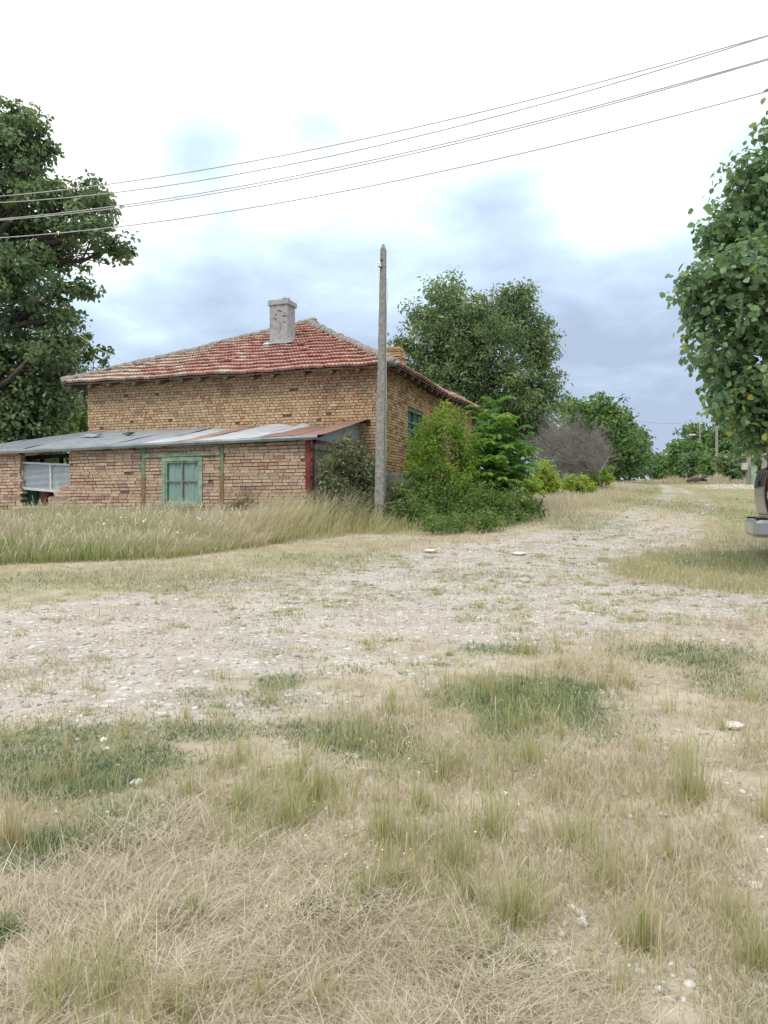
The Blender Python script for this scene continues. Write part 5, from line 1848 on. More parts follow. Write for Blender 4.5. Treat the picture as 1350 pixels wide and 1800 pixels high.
def grasses():
    # --- litter of flat dry stalks, thick in the foreground mat
    X, Y, r = scatter(450000, 1.6, 9, 1.9, 1)
    g, st, mt, gr = masks(X, Y)
    keep = r.random(len(X)) < np.clip((.85 * mt + .26 * (1 - g)) * np.clip(fbm(X * 2.6, Y * 2.6, 8) * 3.2 - .85, .10, 1.1) - .25 * gr, 0.015 * (1 - g), 1) * np.clip(1.35 - Y / 9, .25, 1)
    X, Y, m_ = X[keep], Y[keep], mt[keep]
    swirl = fbm(X * .8, Y * .8, 88) * 12
    az = np.where(r.random(len(X)) < .35, swirl + r.normal(0, .7, len(X)), r.uniform(0, 6.28, len(X)))
    h = np.exp(r.normal(-2.75, .5, len(X))).clip(.02, .24) * (.8 + .35 * m_)
    hump = np.maximum(0, fbm(X * 3.4, Y * 3.4, 15) - .45) * .20 * m_
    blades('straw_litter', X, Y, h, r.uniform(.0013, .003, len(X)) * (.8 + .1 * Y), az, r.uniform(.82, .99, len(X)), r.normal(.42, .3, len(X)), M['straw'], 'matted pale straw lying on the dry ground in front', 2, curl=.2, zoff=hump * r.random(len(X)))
    # --- short dry grass everywhere outside the gravel
    X, Y, r = scatter(430000, 1.7, 30, 1.55, 3)
    g, st, mt, gr = masks(X, Y)
    n1 = fbm(X * .9, Y * .9, 12); n2 = fbm(X * 3.1, Y * 3.1, 13)
    dens = np.clip((n1 * .9 + n2 * .9 - .55) * 1.6, .05, 1) * (1 - .93 * g) * (1 - st) * (1 - .35 * mt)
    bare = np.clip((fbm(X * 1.7 + 9, Y * 1.7, 17) - .42) * 5, 0, 1)
    dens *= 1 - .80 * bare * np.clip(1.6 - Y / 8, 0, 1)
    dens = np.maximum(dens, .05 * (n2 > .56))
    dens *= sdist(X, Y, HOUSE_BLOCK) < 0
    keep = r.random(len(X)) < dens
    X, Y, gr, n1 = X[keep], Y[keep], gr[keep], n1[keep]
    N_ = len(X)
    tone = np.clip(.27 + .7 * gr + .75 * (fbm(X * .7, Y * .7, 14) - .42) + r.normal(0, .22, N_), 0, 1)
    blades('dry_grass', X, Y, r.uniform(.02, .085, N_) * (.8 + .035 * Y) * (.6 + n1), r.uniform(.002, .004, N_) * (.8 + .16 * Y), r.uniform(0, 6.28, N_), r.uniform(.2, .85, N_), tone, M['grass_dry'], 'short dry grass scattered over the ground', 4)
    # --- green creeping cover in patches
    X, Y, r = scatter(640000, 1.8, 30, 1.7, 5)
    g, st, mt, gr = masks(X, Y)
    n2 = fbm(X * 4, Y * 4, 19)
    keep = r.random(len(X)) < np.clip(gr * (n2 * 2.8 - .45), 0, 1) * (1 - .3 * g)
    X, Y, gr = X[keep], Y[keep], gr[keep]
    N_ = len(X)
    blades('creeping_grass', X, Y, r.uniform(.015, .05, N_) * (.8 + .05 * Y), r.uniform(.003, .007, N_) * (.7 + .07 * Y), r.uniform(0, 6.28, N_), r.uniform(.4, .95, N_), r.normal(.42, .26, N_) + .25 * (gr - .5), M['grass_green'], 'blue green creeping grass in low patches', 6)
    # --- upright tufts
    tufts = []
    for (px, py, hp, sp, n, tone) in TUFTS:
        c = ground_at(px, py)
        k = c.y / FOC
        tufts.append((c.x, c.y, hp * k, sp * k, n, tone))
    r2 = np.random.default_rng(33)
    X, Y, r = scatter(900, 2.0, 10.5, 1.25, 7, 2.2)
    g, st, mt, gr = masks(X, Y)
    nn = fbm(X * .8, Y * .8, 55)
    for x, y, gg, q, m_ in zip(X, Y, g, nn, mt):
        if r2.random() < (1 - .94 * gg) * (.25 if m_ > .5 else 1) * np.clip(q * 2.6 - .75, .04, 1) * (1.0 if y < 6 else .5):
            tufts.append((x, y, r2.uniform(.08, .24) * (.75 if y > 6.5 else 1), r2.uniform(.03, .09), int(r2.uniform(25, 85)), r2.uniform(.05, .85)))
    bx, by, bh, ba, bl, bt = [], [], [], [], [], []
    for (x, y, h, sp, n, tone) in tufts:
        n = int(n * .62)
        a = r2.uniform(0, 6.28, n)
        rad = np.abs(r2.normal(0, .62, n)) * sp
        bx.append(x + rad * np.cos(a)); by.append(y + rad * np.sin(a) * .8)
        bh.append(h * (.24 + .74 * r2.random(n) ** 1.3)); ba.append(a + r2.normal(0, .5, n))
        bl.append(np.clip(.08 + .38 * rad / (sp + 1e-6) + r2.normal(0, .24, n), .02, .95))
        bt.append(tone + r2.normal(0, .22, n) - .3 * (r2.random(n) < .2))
    X, Y, H, A, Ln, T = map(np.concatenate, (bx, by, bh, ba, bl, bt))
    blades('grass_tufts', X, Y, H, np.random.default_rng(1).uniform(.0016, .0032, len(X)) * (.85 + .10 * Y), A, Ln, T, M['grass_tuft'], 'upright olive grass tufts growing in the dry ground', 8)
    bx, by, bz = [], [], []
    for (px, py, rx, ry, n, tn) in ((620, 1440, 290, 95, 3300, .58), (950, 1600, 240, 110, 2600, .5), (820, 1240, 230, 55, 1900, .55), (1150, 1640, 190, 120, 1700, .42), (150, 1760, 240, 80, 1700, .38), (760, 1340, 200, 60, 1700, .55),
                                    (1230, 1350, 130, 110, 700, .4), (330, 1360, 200, 60, 1000, .5), (60, 1430, 90, 90, 700, .2), (1000, 1420, 190, 90, 1000, .42)):
        a_, q_ = r2.uniform(0, 6.28, n), np.sqrt(r2.random(n))
        for u, v_, k_ in zip(px + rx * q_ * np.cos(a_), py + ry * q_ * np.sin(a_), range(n)):
            c_ = ground_at(u, v_); bx.append(c_.x); by.append(c_.y); bz.append(tn)
    bx, by, bz = map(np.array, (bx, by, bz))
    ok = r2.random(len(bx)) < np.clip(fbm(bx * 3.6, by * 3.6, 97) * 4.4 - 2.0, .03, .65)
    bx, by, bz = bx[ok], by[ok], bz[ok]
    nb = len(bx)
    blades('loose_grass', bx, by, np.exp(r2.normal(-2.3, .42, nb)).clip(.03, .25), r2.uniform(.0016, .003, nb) * (.85 + .1 * by), r2.uniform(0, 6.28, nb), np.clip(r2.normal(.35, .22, nb), .03, .95), bz + r2.normal(0, .24, nb), M['grass_tuft'], 'loose thin olive grass between the tufts', 98)
    # small trodden tufts growing through the gravel
    X2, Y2, r = scatter(9500, 4.2, 30, 1.3, 41, 1.5)
    g, st, mt, gr = masks(X2, Y2)
    ok = (g > .35) & (r.random(len(X2)) < np.clip(fbm(X2 * .7, Y2 * 1.1, 95) * 3 - .85, .07, 1))
    X2, Y2 = X2[ok], Y2[ok]
    k = r.integers(10, 46, len(X2))
    i = np.repeat(np.arange(len(X2)), k)
    sp = r.uniform(.03, .13, len(X2))[i]
    tn = r.uniform(.1, .95, len(X2))[i]
    hh = r.uniform(.015, .045, len(X2))[i]
    a = r.uniform(0, 6.28, len(i)); q = np.sqrt(r.random(len(i))) * sp
    blades('road_grass', X2[i] + 1.3 * q * np.cos(a), Y2[i] + q * np.sin(a), hh * r.uniform(.5, 1.4, len(i)), r.uniform(.003, .006, len(i)) * (.7 + .09 * Y2[i]), a + r.normal(0, .6, len(i)), r.uniform(.2, .95, len(i)), tn + r.normal(0, .15, len(i)), M['grass_tuft'], 'low trodden grass growing through the gravel road', 42)
    # thin seed stalks with heads over the tufts
    k = np.random.default_rng(2).random(len(X)) < .05
    X2, Y2, H2 = X[k], Y[k], H[k] * 1.3
    rr = np.random.default_rng(3)
    blades('seed_stalks', X2, Y2, H2, rr.uniform(.0018, .003, len(X2)) * (.85 + .1 * Y2), rr.uniform(0, 6.28, len(X2)), rr.uniform(.05, .45, len(X2)), rr.normal(.15, .12, len(X2)), M['straw'], 'pale seed stalks standing above the tufts', 9, head=1.9)
    # --- tall grass in front of the shed
    r = np.random.default_rng(9)
    x0, y0 = STRIP.min(0); x1, y1 = STRIP.max(0)
    n = 260000
    X = r.uniform(max(x0, -13), x1, n); Y = r.uniform(y0, y1, n)
    d = sdist(X, Y, STRIP) + .25 * (fbm(X * 1.5, Y * 1.5, 63) - .5)
    front = np.clip(1.25 - (Y - 11) / 9, .25, 1)
    keep = (d > 0) & (sdist(X, Y, HOUSE_BLOCK) < 0) & (r.random(n) < .62 * front * (.4 + fbm(X * .9, Y * .9, 64)))
    X, Y, d = X[keep], Y[keep], d[keep]
    N_ = len(X)
    right = np.clip((X + 4.2) / 2.2, 0, 1)
    hgt = np.clip(.16 + .45 * np.minimum(d, .6), .16, .42) * (.16 + 1.08 * fbm(X * 1.0, Y * .9, 65)) * (1 + .25 * right) * (1.0 + .12 * r.normal(size=N_))
    tone = .55 - .45 * right + .9 * (fbm(X * .6, Y * 1.1, 66) - .45) + r.normal(0, .16, N_) + .25 * np.clip(1 - d / .6, 0, 1)
    az = np.where(r.random(N_) < .35 + .45 * right, r.normal(.15, .5, N_), r.uniform(0, 6.28, N_))
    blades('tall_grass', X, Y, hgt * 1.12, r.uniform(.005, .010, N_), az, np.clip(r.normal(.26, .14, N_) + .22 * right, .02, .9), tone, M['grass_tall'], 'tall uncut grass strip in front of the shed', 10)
    k = r.random(N_) < .16
    blades('grass_heads', X[k], Y[k], hgt[k] * 1.38, r.uniform(.004, .008, k.sum()), az[k], np.clip(r.normal(.36, .14, k.sum()) + .2 * right[k], .05, .9), r.normal(.35, .22, k.sum()), M['straw'], 'pale nodding seed heads over the tall grass by the shed', 11, head=1.7)
    # --- long wind-bent grass near the shed corner and pole, weeds along the nettles' edge
    P2 = world_poly([(395, 942), (470, 958), (560, 950), (640, 938), (760, 944), (880, 938), (955, 918), (930, 902), (760, 925), (660, 912), (560, 900), (420, 905)])
    n = 60000
    x0, y0 = P2.min(0); x1, y1 = P2.max(0)
    X = r.uniform(x0, x1, n); Y = r.uniform(y0, y1, n)
    d = sdist(X, Y, P2) + .3 * (fbm(X * 1.5, Y * 1.5, 67) - .5)
    keep = (d > 0) & (sdist(X, Y, HOUSE_BLOCK) < 0) & (r.random(n) < .62 * (fbm(X * 1.3, Y * 1.3, 68) * 1.6) * np.clip(1 - .75 * (X - .2) / .6, .25, 1))
    X, Y, d = X[keep], Y[keep], d[keep]
    N_ = len(X)
    lft = np.clip((.3 - X) / 1.2, 0, 1)
    hgt = np.clip(.18 + .5 * np.minimum(d, .8), .15, .62) * r.uniform(.6, 1.25, N_) * (.55 + .75 * lft)
    tone = .22 + .35 * (1 - lft) + .6 * (fbm(X * 1.1, Y * 1.1, 69) - .45) + r.normal(0, .16, N_)
    blades('wild_grass', X, Y, hgt, r.uniform(.005, .010, N_), r.normal(.2, .7, N_), np.clip(r.normal(.45, .18, N_), .05, .95), tone, M['grass_tall'], 'wind bent wild grass at the foot of the pole', 12)
    # --- dry field and verges further back
    X, Y, r = scatter(280000, 13, 95, 1.1, 13, 2, .52)
    g, st, mt, gr = masks(X, Y)
    fld = np.clip(sdist(X, Y, DRYFIELD) / .8 + .5, 0, 1)
    mdw = np.clip(sdist(X, Y, MEADOW) / .8 + .5, 0, 1)
    trk = np.clip(1.1 + np.maximum(sdist(X, Y, TRACKL), sdist(X, Y, TRACKR)) / 3.2, 0, 1) * (Y > 24)
    fld = fld * (1 - .75 * trk)
    mdw = np.maximum(mdw, trk)
    dens = np.clip(.22 + .78 * fld + .75 * mdw, 0, 1) * (1 - .92 * g) * (1 - st)
    dens *= sdist(X, Y, HOUSE_BLOCK) < -.1
    keep = r.random(len(X)) < dens
    X, Y, fld, mdw = X[keep], Y[keep], fld[keep], mdw[keep]
    N_ = len(X)
    lefty = np.clip((-X / Y + .1) * 6, 0, 1)
    hgt = (.022 + .33 * fld * (.4 + fbm(X * .35, Y * .35, 71))) * r.uniform(.6, 1.2, N_)
    tone = np.clip(.30 * (1 - fld) + .08 + .52 * mdw + .75 * (fbm(X * .25, Y * .25, 72) - .45) + r.normal(0, .15, N_), 0, 1)
    blades('field_grass', X, Y, hgt, r.uniform(.006, .011, N_) * (.5 + .045 * Y), r.uniform(0, 6.28, N_), r.uniform(.1, .6, N_), tone, M['grass_dry'], 'pale dry grass of the field left of the track', 14)
    # green weeds on the road edges and under the pickup
    X, Y, r = scatter(90000, 8, 26, 1.2, 15, 1, .52)
    rg = np.clip(sdist(X, Y, RIGHTGRASS) / .6 + .5, 0, 1)
    g, st, mt, gr = masks(X, Y)
    nn = fbm(X * .9, Y * .9, 81)
    keep = r.random(len(X)) < np.clip(rg * (nn * 2 - .45), 0, 1) * (1 - .8 * g)
    X, Y = X[keep], Y[keep]
    N_ = len(X)
    blades('verge_grass', X, Y, r.uniform(.06, .2, N_) * (.4 + fbm(X * 1.2, Y * 1.2, 82)), r.uniform(.005, .010, N_), r.uniform(0, 6.28, N_), r.uniform(.1, .7, N_), .45 + .8 * (fbm(X * .8, Y * .8, 83) - .45) + r.normal(0, .18, N_), M['grass_tuft'], 'olive verge grass round the parked pickup', 16)


# individual tufts read off the photograph: base pixel, height, spread (pixels), blades, tone (0 straw .. 1 green)
TUFTS = [(1215, 1405, 125, 55, 330, .55), (1130, 1322, 45, 26, 110, .08), (640, 1595, 95, 48, 300, .78), (500, 1455, 95, 70, 380, .62), (420, 1425, 80, 60, 240, .55), (680, 1480, 110, 60, 330, .6),
         (905, 1620, 130, 70, 430, .58), (1130, 1665, 140, 60, 330, .42), (1000, 1480, 90, 70, 260, .5), (930, 1345, 75, 50, 220, .5), (780, 1370, 90, 60, 300, .62), (740, 1420, 80, 50, 220, .55),
         (20, 1480, 110, 60, 360, .12), (1330, 1700, 130, 60, 330, .5), (1345, 1440, 80, 40, 160, .45), (1060, 1205, 45, 40, 190, .12), (925, 1150, 45, 42, 240, .45), (860, 1225, 60, 60, 260, .5), (690, 1255, 45, 40, 200, .6),
         (900, 1285, 60, 90, 200, .55), (1000, 1375, 60, 45, 120, .3), (1275, 1480, 70, 40, 120, .3), (860, 1470, 90, 70, 220, .6), (560, 1400, 85, 60, 260, .5), (330, 1400, 60, 60, 180, .5), (100, 1760, 90, 120, 380, .45),
         (300, 1780, 90, 120, 300, .4), (560, 1770, 80, 100, 200, .35), (700, 1560, 100, 60, 260, .45), (800, 1520, 100, 70, 300, .6), (1080, 1560, 110, 70, 240, .35), (1280, 1620, 110, 60, 220, .4), (60, 1380, 60, 70, 200, .3),
         (480, 1215, 28, 60, 170, .5), (390, 1195, 28, 40, 130, .3), (150, 1210, 25, 50, 120, .3), (60, 1215, 26, 50, 130, .25), (1180, 1250, 45, 30, 90, .5), (975, 1290, 40, 60, 150, .3), (640, 1310, 60, 50, 190, .55),
         (10, 1640, 60, 35, 160, .95), (1320, 1230, 50, 40, 130, .35), (420, 1340, 60, 60, 190, .5), (570, 1160, 20, 30, 60, .3), (350, 1130, 14, 40, 60, .35), (640, 1130, 16, 40, 60, .25), (900, 1090, 14, 40, 60, .25), (1050, 1060, 14, 50, 80, .35)]
grasses()


def rock(mb, c, s, r, flat=.55, sub=1):
    bm = bmesh.new()
    bmesh.ops.create_icosphere(bm, subdivisions=sub, radius=1.0)
    o = Vector((r.uniform(0, 50), r.uniform(0, 50), r.uniform(0, 50)))
    sx, sy = r.uniform(.7, 1.3), r.uniform(.6, 1.1)
    a = r.uniform(0, 6.28)
    vs = []
    for v in bm.verts:
        p = v.co * (1 + .35 * mnoise.noise(v.co * 1.3 + o))
        p = Vector((p.x * sx, p.y * sy, p.z * flat))
        vs.append(Vector((p.x * math.cos(a) - p.y * math.sin(a), p.x * math.sin(a) + p.y * math.cos(a), p.z)) * s + Vector(c))
    mb.add(vs, [tuple(q.index for q in f.verts) for f in bm.faces], (.6, .58, .54))
    bm.free()


def stones():
    # loose gravel, broken stone: too many to count
    r = np.random.default_rng(77)
    bm = bmesh.new(); bmesh.ops.create_icosphere(bm, subdivisions=1, radius=1.0)
    base = np.array([v.co[:] for v in bm.verts]); fac = np.array([[v.index for v in f.verts] for f in bm.faces]); bm.free()
    X, Y, rr = scatter(95000, 2.3, 30, 1.6, 78, 1.5)
    g, st, mt, gr = masks(X, Y)
    keep = rr.random(len(X)) < np.clip(g * (.25 + .9 * fbm(X * 1.6, Y * 1.6, 90)) + .08 * (1 - mt) + .7 * np.clip((fbm(X * 1.2, Y * 1.2, 91) - .54) * 6, 0, 1) * (1 - mt), 0, 1) * (1 - st) * .62
    X, Y = X[keep], Y[keep]
    n = len(X)
    s = np.exp(r.normal(-4.85, .58, n)).clip(.004, .034) * (.75 + .035 * Y)
    v = base[None] * (1 + .30 * r.normal(size=(n, 12, 1)).clip(-1.2, 1.2) * .6)
    v = v * np.stack([r.uniform(.7, 1.5, n), r.uniform(.6, 1.2, n), r.uniform(.3, .65, n)], -1)[:, None]
    a = r.uniform(0, 6.28, n)
    x = v[..., 0] * np.cos(a)[:, None] - v[..., 1] * np.sin(a)[:, None]; y = v[..., 0] * np.sin(a)[:, None] + v[..., 1] * np.cos(a)[:, None]
    V = np.stack([x, y, v[..., 2]], -1) * s[:, None, None]
    Z = gz(Y) + .05 * (fbm(X * .5, Y * .5, 5) - .5) * np.clip(np.abs(Y) / 4, .3, 1)
    V += np.stack([X, Y, Z + s * .12], -1)[:, None]
    F = (fac[None] + (np.arange(n) * 12)[:, None, None]).reshape(-1, 3)
    m, nn, l, b = new_mat('gravel_stone')
    at_ = nn.new('ShaderNodeAttribute'); at_.attribute_name = 'rnd'
    rp = ramp_node(nn, [(0, (.30, .27, .235)), (.5, (.45, .415, .37)), (.82, (.55, .52, .48)), (1, (.74, .72, .69))]); l.new(at_.outputs['Fac'], rp.inputs[0])
    l.new(rp.outputs[0], b.inputs['Base Color']); b.inputs['Roughness'].default_value = .95
    o = np_mesh('gravel', V.reshape(-1, 3), [F], m, None, {'rnd': np.repeat(r.random(n), 12)})
    tag(o, 'loose pale gravel and broken stone on the road', kind='stuff')
    # the few larger stones one could pick up
    rs = random.Random(12)
    for (px, py, w, lab) in ((756, 971, 24, 'broad flat white stone at the far edge of the road, right of the straw'), (1292, 1278, 26, 'white stone at the right edge among dry weeds'), (316, 1160, 14, 'white stone on the road, left of the middle'),
                             (912, 975, 22, 'flat pale slab at the road edge below the nettles'), (1137, 997, 10, 'small pale stone beside the grass left of the pickup'), (240, 1378, 20, 'pale stone in the green cover at the left front'),
                             (1165, 1432, 11, 'white stone in the gravelly patch right of the front tufts'), (370, 1213, 9, 'small pale stone below the road, left of the tufts'), (850, 1752, 8, 'small white stone in the front straw')):
        c = ground_at(px, py)
        s = w * c.y / FOC
        m_ = MB()
        rock(m_, (0, 0, 0), s * .62, rs, .22 if py < 1000 else .4, 3)
        o = m_.build('stone', M['stone']); o.location = (c.x, c.y, c.z + s * .12)
        tag(o, lab, 'stone', 'larger pale stones')
    # low earth mound with dry grass at the far right of the track
    c = foot(1238, 62)
    hm = lambda u, v_: max(0, 1 - u * u) * max(0, 1 - v_ * v_) * (.55 + .9 * mnoise.noise((u * 4, v_ * 2, 1.3))) * .75 - .10 + v_ * 1.6 * .045
    m_ = MB()
    nx, ny = 40, 14
    P = [((i / nx * 2 - 1) * 4.6, (j / ny * 2 - 1) * 1.6, hm(i / nx * 2 - 1, j / ny * 2 - 1)) for j in range(ny + 1) for i in range(nx + 1)]
    m_.add(P, [(j * (nx + 1) + i, j * (nx + 1) + i + 1, (j + 1) * (nx + 1) + i + 1, (j + 1) * (nx + 1) + i) for j in range(ny) for i in range(nx)], smooth=True)
    o = m_.build('earth_mound', simple_mat('mound_earth', (.20, .17, .10), (.36, .32, .20), 2.5, 1.0, .8, .05)); o.location = c
    tag(o, 'low mound of earth and dry grass at the right of the far track', kind='structure')
    ra = np.random.default_rng(44)
    u, v_ = ra.uniform(-1, 1, 2600), ra.uniform(-1, .6, 2600)
    zz = np.array([hm(a_, b_) for a_, b_ in zip(u, v_)])
    blades('mound_grass', c.x + u * 4.6, c.y + v_ * 1.6, ra.uniform(.15, .5, 2600), ra.uniform(.02, .04, 2600), ra.uniform(0, 6.28, 2600), ra.uniform(.2, .8, 2600), .3 + ra.normal(0, .25, 2600), M['grass_dry'],
           'dry grass growing over the earth mound by the far track', 45, z0=c.z + zz)
    c2 = foot(1224, 60.3)
    m_ = MB()
    m_.tube([(-.7, 0, .25), (0, .1, .42), (.8, 0, .3)], [.12, .16, .1], 9); m_.tube([(-.2, -.2, .2), (.5, -.2, .55), (.9, .1, .6)], [.1, .1, .06], 7)
    o = m_.build('log', M['bark']); o.location = c2
    tag(o, 'dark rotten log lying against the earth mound by the track', 'log')


stones()


def flowers():
    r = np.random.default_rng(91)
    spots = [(660, 1310, 50, 22, 26, 'y'), (590, 1530, 75, 60, 40, 'y'), (560, 1620, 70, 25, 14, 'y'), (950, 1270, 40, 12, 20, 'y'), (690, 1330, 50, 30, 22, 'w'), (590, 1560, 80, 70, 22, 'w'), (900, 1440, 70, 50, 20, 'w'),
             (740, 1390, 50, 30, 22, 'w'), (1060, 1190, 40, 18, 40, 'y'), (1000, 1240, 60, 20, 10, 'w'), (480, 1630, 50, 30, 8, 'w'), (640, 1480, 60, 50, 10, 'y'), (150, 930, 140, 18, 26, 'w'), (350, 940, 120, 18, 18, 'w')]
    for kind, nm, c0, lab in (('y', 'yellow_flowers', [(.0, (.62, .46, .04)), (1, (.75, .60, .08))], 'tiny yellow flowers among the tufts'), ('w', 'white_flowers', [(0, (.7, .7, .68)), (1, (.8, .8, .78))], 'tiny white daisies among the grass')):
        V, F = [], []
        for (px, py, rx, ry, n, k) in spots:
            if k != kind: continue
            for _ in range(int(n * .9)):
                c = ground_at(px + r.normal(0, rx * .9), py + r.normal(0, ry * .9))
                far = py < 1000
                h = r.uniform(.3, .48) if far else r.uniform(.06, .17)
                s = (.018 if far else .0030 + .0003 * c.y) * r.uniform(.6, 1.2)
                t = Vector((r.normal(0, .3), -.35 + r.normal(0, .3), 1)).normalized()
                a = t.cross(Vector((1, 0, 0))).normalized(); b_ = t.cross(a)
                ctr = c + Vector((0, 0, h))
                i0 = len(V)
                V.append(ctr + t * s * .3)
                for q in range(10):
                    rad = s * (1.0 if q % 2 == 0 else .72)
                    V.append(ctr + a * rad * math.cos(q * .6283) + b_ * rad * math.sin(q * .6283))
                F += [(i0, i0 + 1 + q, i0 + 1 + (q + 1) % 10) for q in range(10)]
        m, nn, l, b = new_mat(nm)
        b.inputs['Base Color'].default_value = (*c0[0][1], 1); b.inputs['Roughness'].default_value = .7
        o = np_mesh(nm, np.array([v[:] for v in V]), [np.array(F)], m)
        tag(o, lab, kind='stuff')
    # white blossom lying over the grass by the far pole
    P = []
    X = r.normal(0, 1, 500); 
    V, S, O = [], [], []
    for _ in range(700):
        c = foot(r.uniform(1235, 1325), r.uniform(42, 51))
        V.append([c.x, c.y, c.z + r.uniform(.04, .22)]); S.append(r.uniform(.035, .075)); O.append([0, 0, 1.0])
    G = leaf_geo(np.array(V), np.array(S), np.array(O), 3, .2, 1, .2, .5, .8)
    m, nn, l, b = new_mat('white_blossom'); b.inputs['Base Color'].default_value = (.72, .73, .70, 1)
    o = leaf_object('white_blossom', G, np.full(700, .5), m, None); tag(o, 'white flowering ground cover before the pole with the meter box', kind='stuff')


flowers()


# ------------------------------------------------------------------ the parked pickup
def pickup():
    near = Vector(((1352 - CX) / FOC * 11.3, 11.3, 0)); far = Vector(((1329.5 - CX) / FOC * 13.03, 13.03, 0))
    d = (far - near).normalized()                       # along the tailgate, away from the viewer
    W = 1.80
    fwd = Vector((d.y, -d.x, 0))
    o = near + d * (W / 2)
    root = empty('pickup_truck', (o.x, o.y, g1(o.y) + .0), math.atan2(fwd.y, fwd.x))
    tag(root, 'silver grey pickup parked at the right edge, only its rear corner in view', 'pickup')
    m, n, l, b = new_mat('silver_paint')
    b.inputs['Base Color'].default_value = (.36, .345, .31, 1); b.inputs['Metallic'].default_value = .55; b.inputs['Roughness'].default_value = .32
    t = noise_node(n, l, 3, 5, .6); rp = ramp_node(n, [(.3, (.29, .275, .245)), (.7, (.40, .385, .35))]); l.new(t.outputs['Fac'], rp.inputs[0]); l.new(rp.outputs[0], b.inputs['Base Color'])
    paint = m
    m, n, l, b = new_mat('black_plastic'); b.inputs['Base Color'].default_value = (.028, .03, .034, 1); b.inputs['Roughness'].default_value = .45; black = m
    m, n, l, b = new_mat('bumper_silver'); b.inputs['Base Color'].default_value = (.47, .465, .46, 1); b.inputs['Metallic'].default_value = .6; b.inputs['Roughness'].default_value = .3; chrome = m
    m, n, l, b = new_mat('red_lens'); b.inputs['Base Color'].default_value = (.42, .01, .025, 1); b.inputs['Roughness'].default_value = .15; red = m
    m, n, l, b = new_mat('clear_lens'); b.inputs['Base Color'].default_value = (.66, .67, .70, 1); b.inputs['Roughness'].default_value = .15; clear = m
    m, n, l, b = new_mat('tyre_rubber'); b.inputs['Base Color'].default_value = (.02, .02, .02, 1); b.inputs['Roughness'].default_value = .9; rubber = m
    m, n, l, b = new_mat('dark_glass'); b.inputs['Base Color'].default_value = (.015, .02, .022, 1); b.inputs['Roughness'].default_value = .08; glass = m
    slope = -math.tan(math.radians(0))
    hw = W / 2
    # local axes: x forward, y to the left of the truck (away from the viewer), near side is y = -hw

    def loft(secs, name, mat, parent=root, bevel=0.0, cap=True):
        """secs: list of (x, [(y, z)...]) cross-sections"""
        mb = MB(); k = len(secs[0][1])
        mb.add([(x, y, z) for x, s in secs for y, z in s], [(i * k + j, i * k + (j + 1) % k, (i + 1) * k + (j + 1) % k, (i + 1) * k + j) for i in range(len(secs) - 1) for j in range(k)] +
               ([tuple(range(k - 1, -1, -1)), tuple((len(secs) - 1) * k + j for j in range(k))] if cap else []))
        return mb.build(name, mat, parent, bevel=bevel, fix=True)
    # bed: two side walls with a bulged section, floor, front wall
    for s in (-1, 1):
        sec = lambda dx, top: [(s * (hw - .10), .62), (s * (hw - .02), .60), (s * (hw + .01), .80), (s * (hw + .0), 1.02), (s * (hw - .035), top - .02), (s * (hw - .06), top), (s * (hw - .14), top), (s * (hw - .12), .7)]
        loft([(x, sec(x, 1.30)) for x in (.05, .35, 1.0, 1.62)], 'bed_side', paint, bevel=.008)
        rl = MB(); rl.box(.04, 1.62, s * (hw - .10) - .05, s * (hw - .10) + .05, 1.302, 1.335); rl.build('bed_rail', black, root, bevel=.012)
    mb = MB(); mb.box(.05, 1.62, -hw + .13, hw - .13, .66, .70); mb.box(1.58, 1.62, -hw + .14, hw - .14, .70, 1.29); mb.build('bed_floor', black, root)
    # tailgate: gently curved plate with a recessed panel and black cap
    def prof(z):                                          # rearward bulge of the tailgate
        return -.045 * math.sin(max(0, min(1, (z - .66) / .64)) * math.pi) - .01
    zs = [.66, .70, .80, .92, 1.04, 1.16, 1.26, 1.30]
    mb = MB()
    ys = [-hw + .17, -hw + .2, -.4, 0, .4, hw - .2, hw - .17]
    P = []
    for z in zs:
        for y in ys:
            P.append((prof(z) + .012 * (abs(y) > hw - .19), y, z))
    k = len(ys)
    nP = len(P)
    P += [(.045, y, z) for z in zs for y in ys]
    mb.add(P, [(j * k + i, j * k + i + 1, (j + 1) * k + i + 1, (j + 1) * k + i) for j in range(len(zs) - 1) for i in range(k - 1)] + [(nP + j * k + i, nP + (j + 1) * k + i, nP + (j + 1) * k + i + 1, nP + j * k + i + 1) for j in range(len(zs) - 1) for i in range(k - 1)] +
           [((len(zs) - 1) * k + i, (len(zs) - 1) * k + i + 1, nP + (len(zs) - 1) * k + i + 1, nP + (len(zs) - 1) * k + i) for i in range(k - 1)])
    tg = mb.build('tailgate', paint, root)
    mb = MB(); mb.box(-.03, .06, -hw + .15, hw - .15, 1.302, 1.345); mb.build('tailgate_cap', black, tg, bevel=.014)
    mb = MB(); mb.box(-.075, -.045, -.14, .14, 1.08, 1.17); mb.build('handle', black, tg, bevel=.01)
    # seams and vertical ribs of the plate (dark strips on the upper half)
    for (y0, y1) in ((-.70, -.29), (-.21, .21), (.29, .70)):
        mb = MB()
        zz = [1.07, 1.12, 1.18, 1.24, 1.285]
        mb.add([(prof(z) - .006, y, z) for z in zz for y in (y0, y1)] + [(prof(z) + .01, y, z) for z in zz for y in (y0, y1)],
               [(2 * j, 2 * j + 1, 2 * j + 3, 2 * j + 2) for j in range(4)] + [(2 * j, 2 * j + 2, 12 + 2 * j, 10 + 2 * j) for j in range(4)] + [(2 * j + 1, 11 + 2 * j, 13 + 2 * j, 2 * j + 3) for j in range(4)])
        mb.build('panel', black, tg)
    mb = MB(); mb.box(.02, .10, -hw + .02, hw - .02, .50, .655); mb.build('rear_valance', paint, root, bevel=.01)
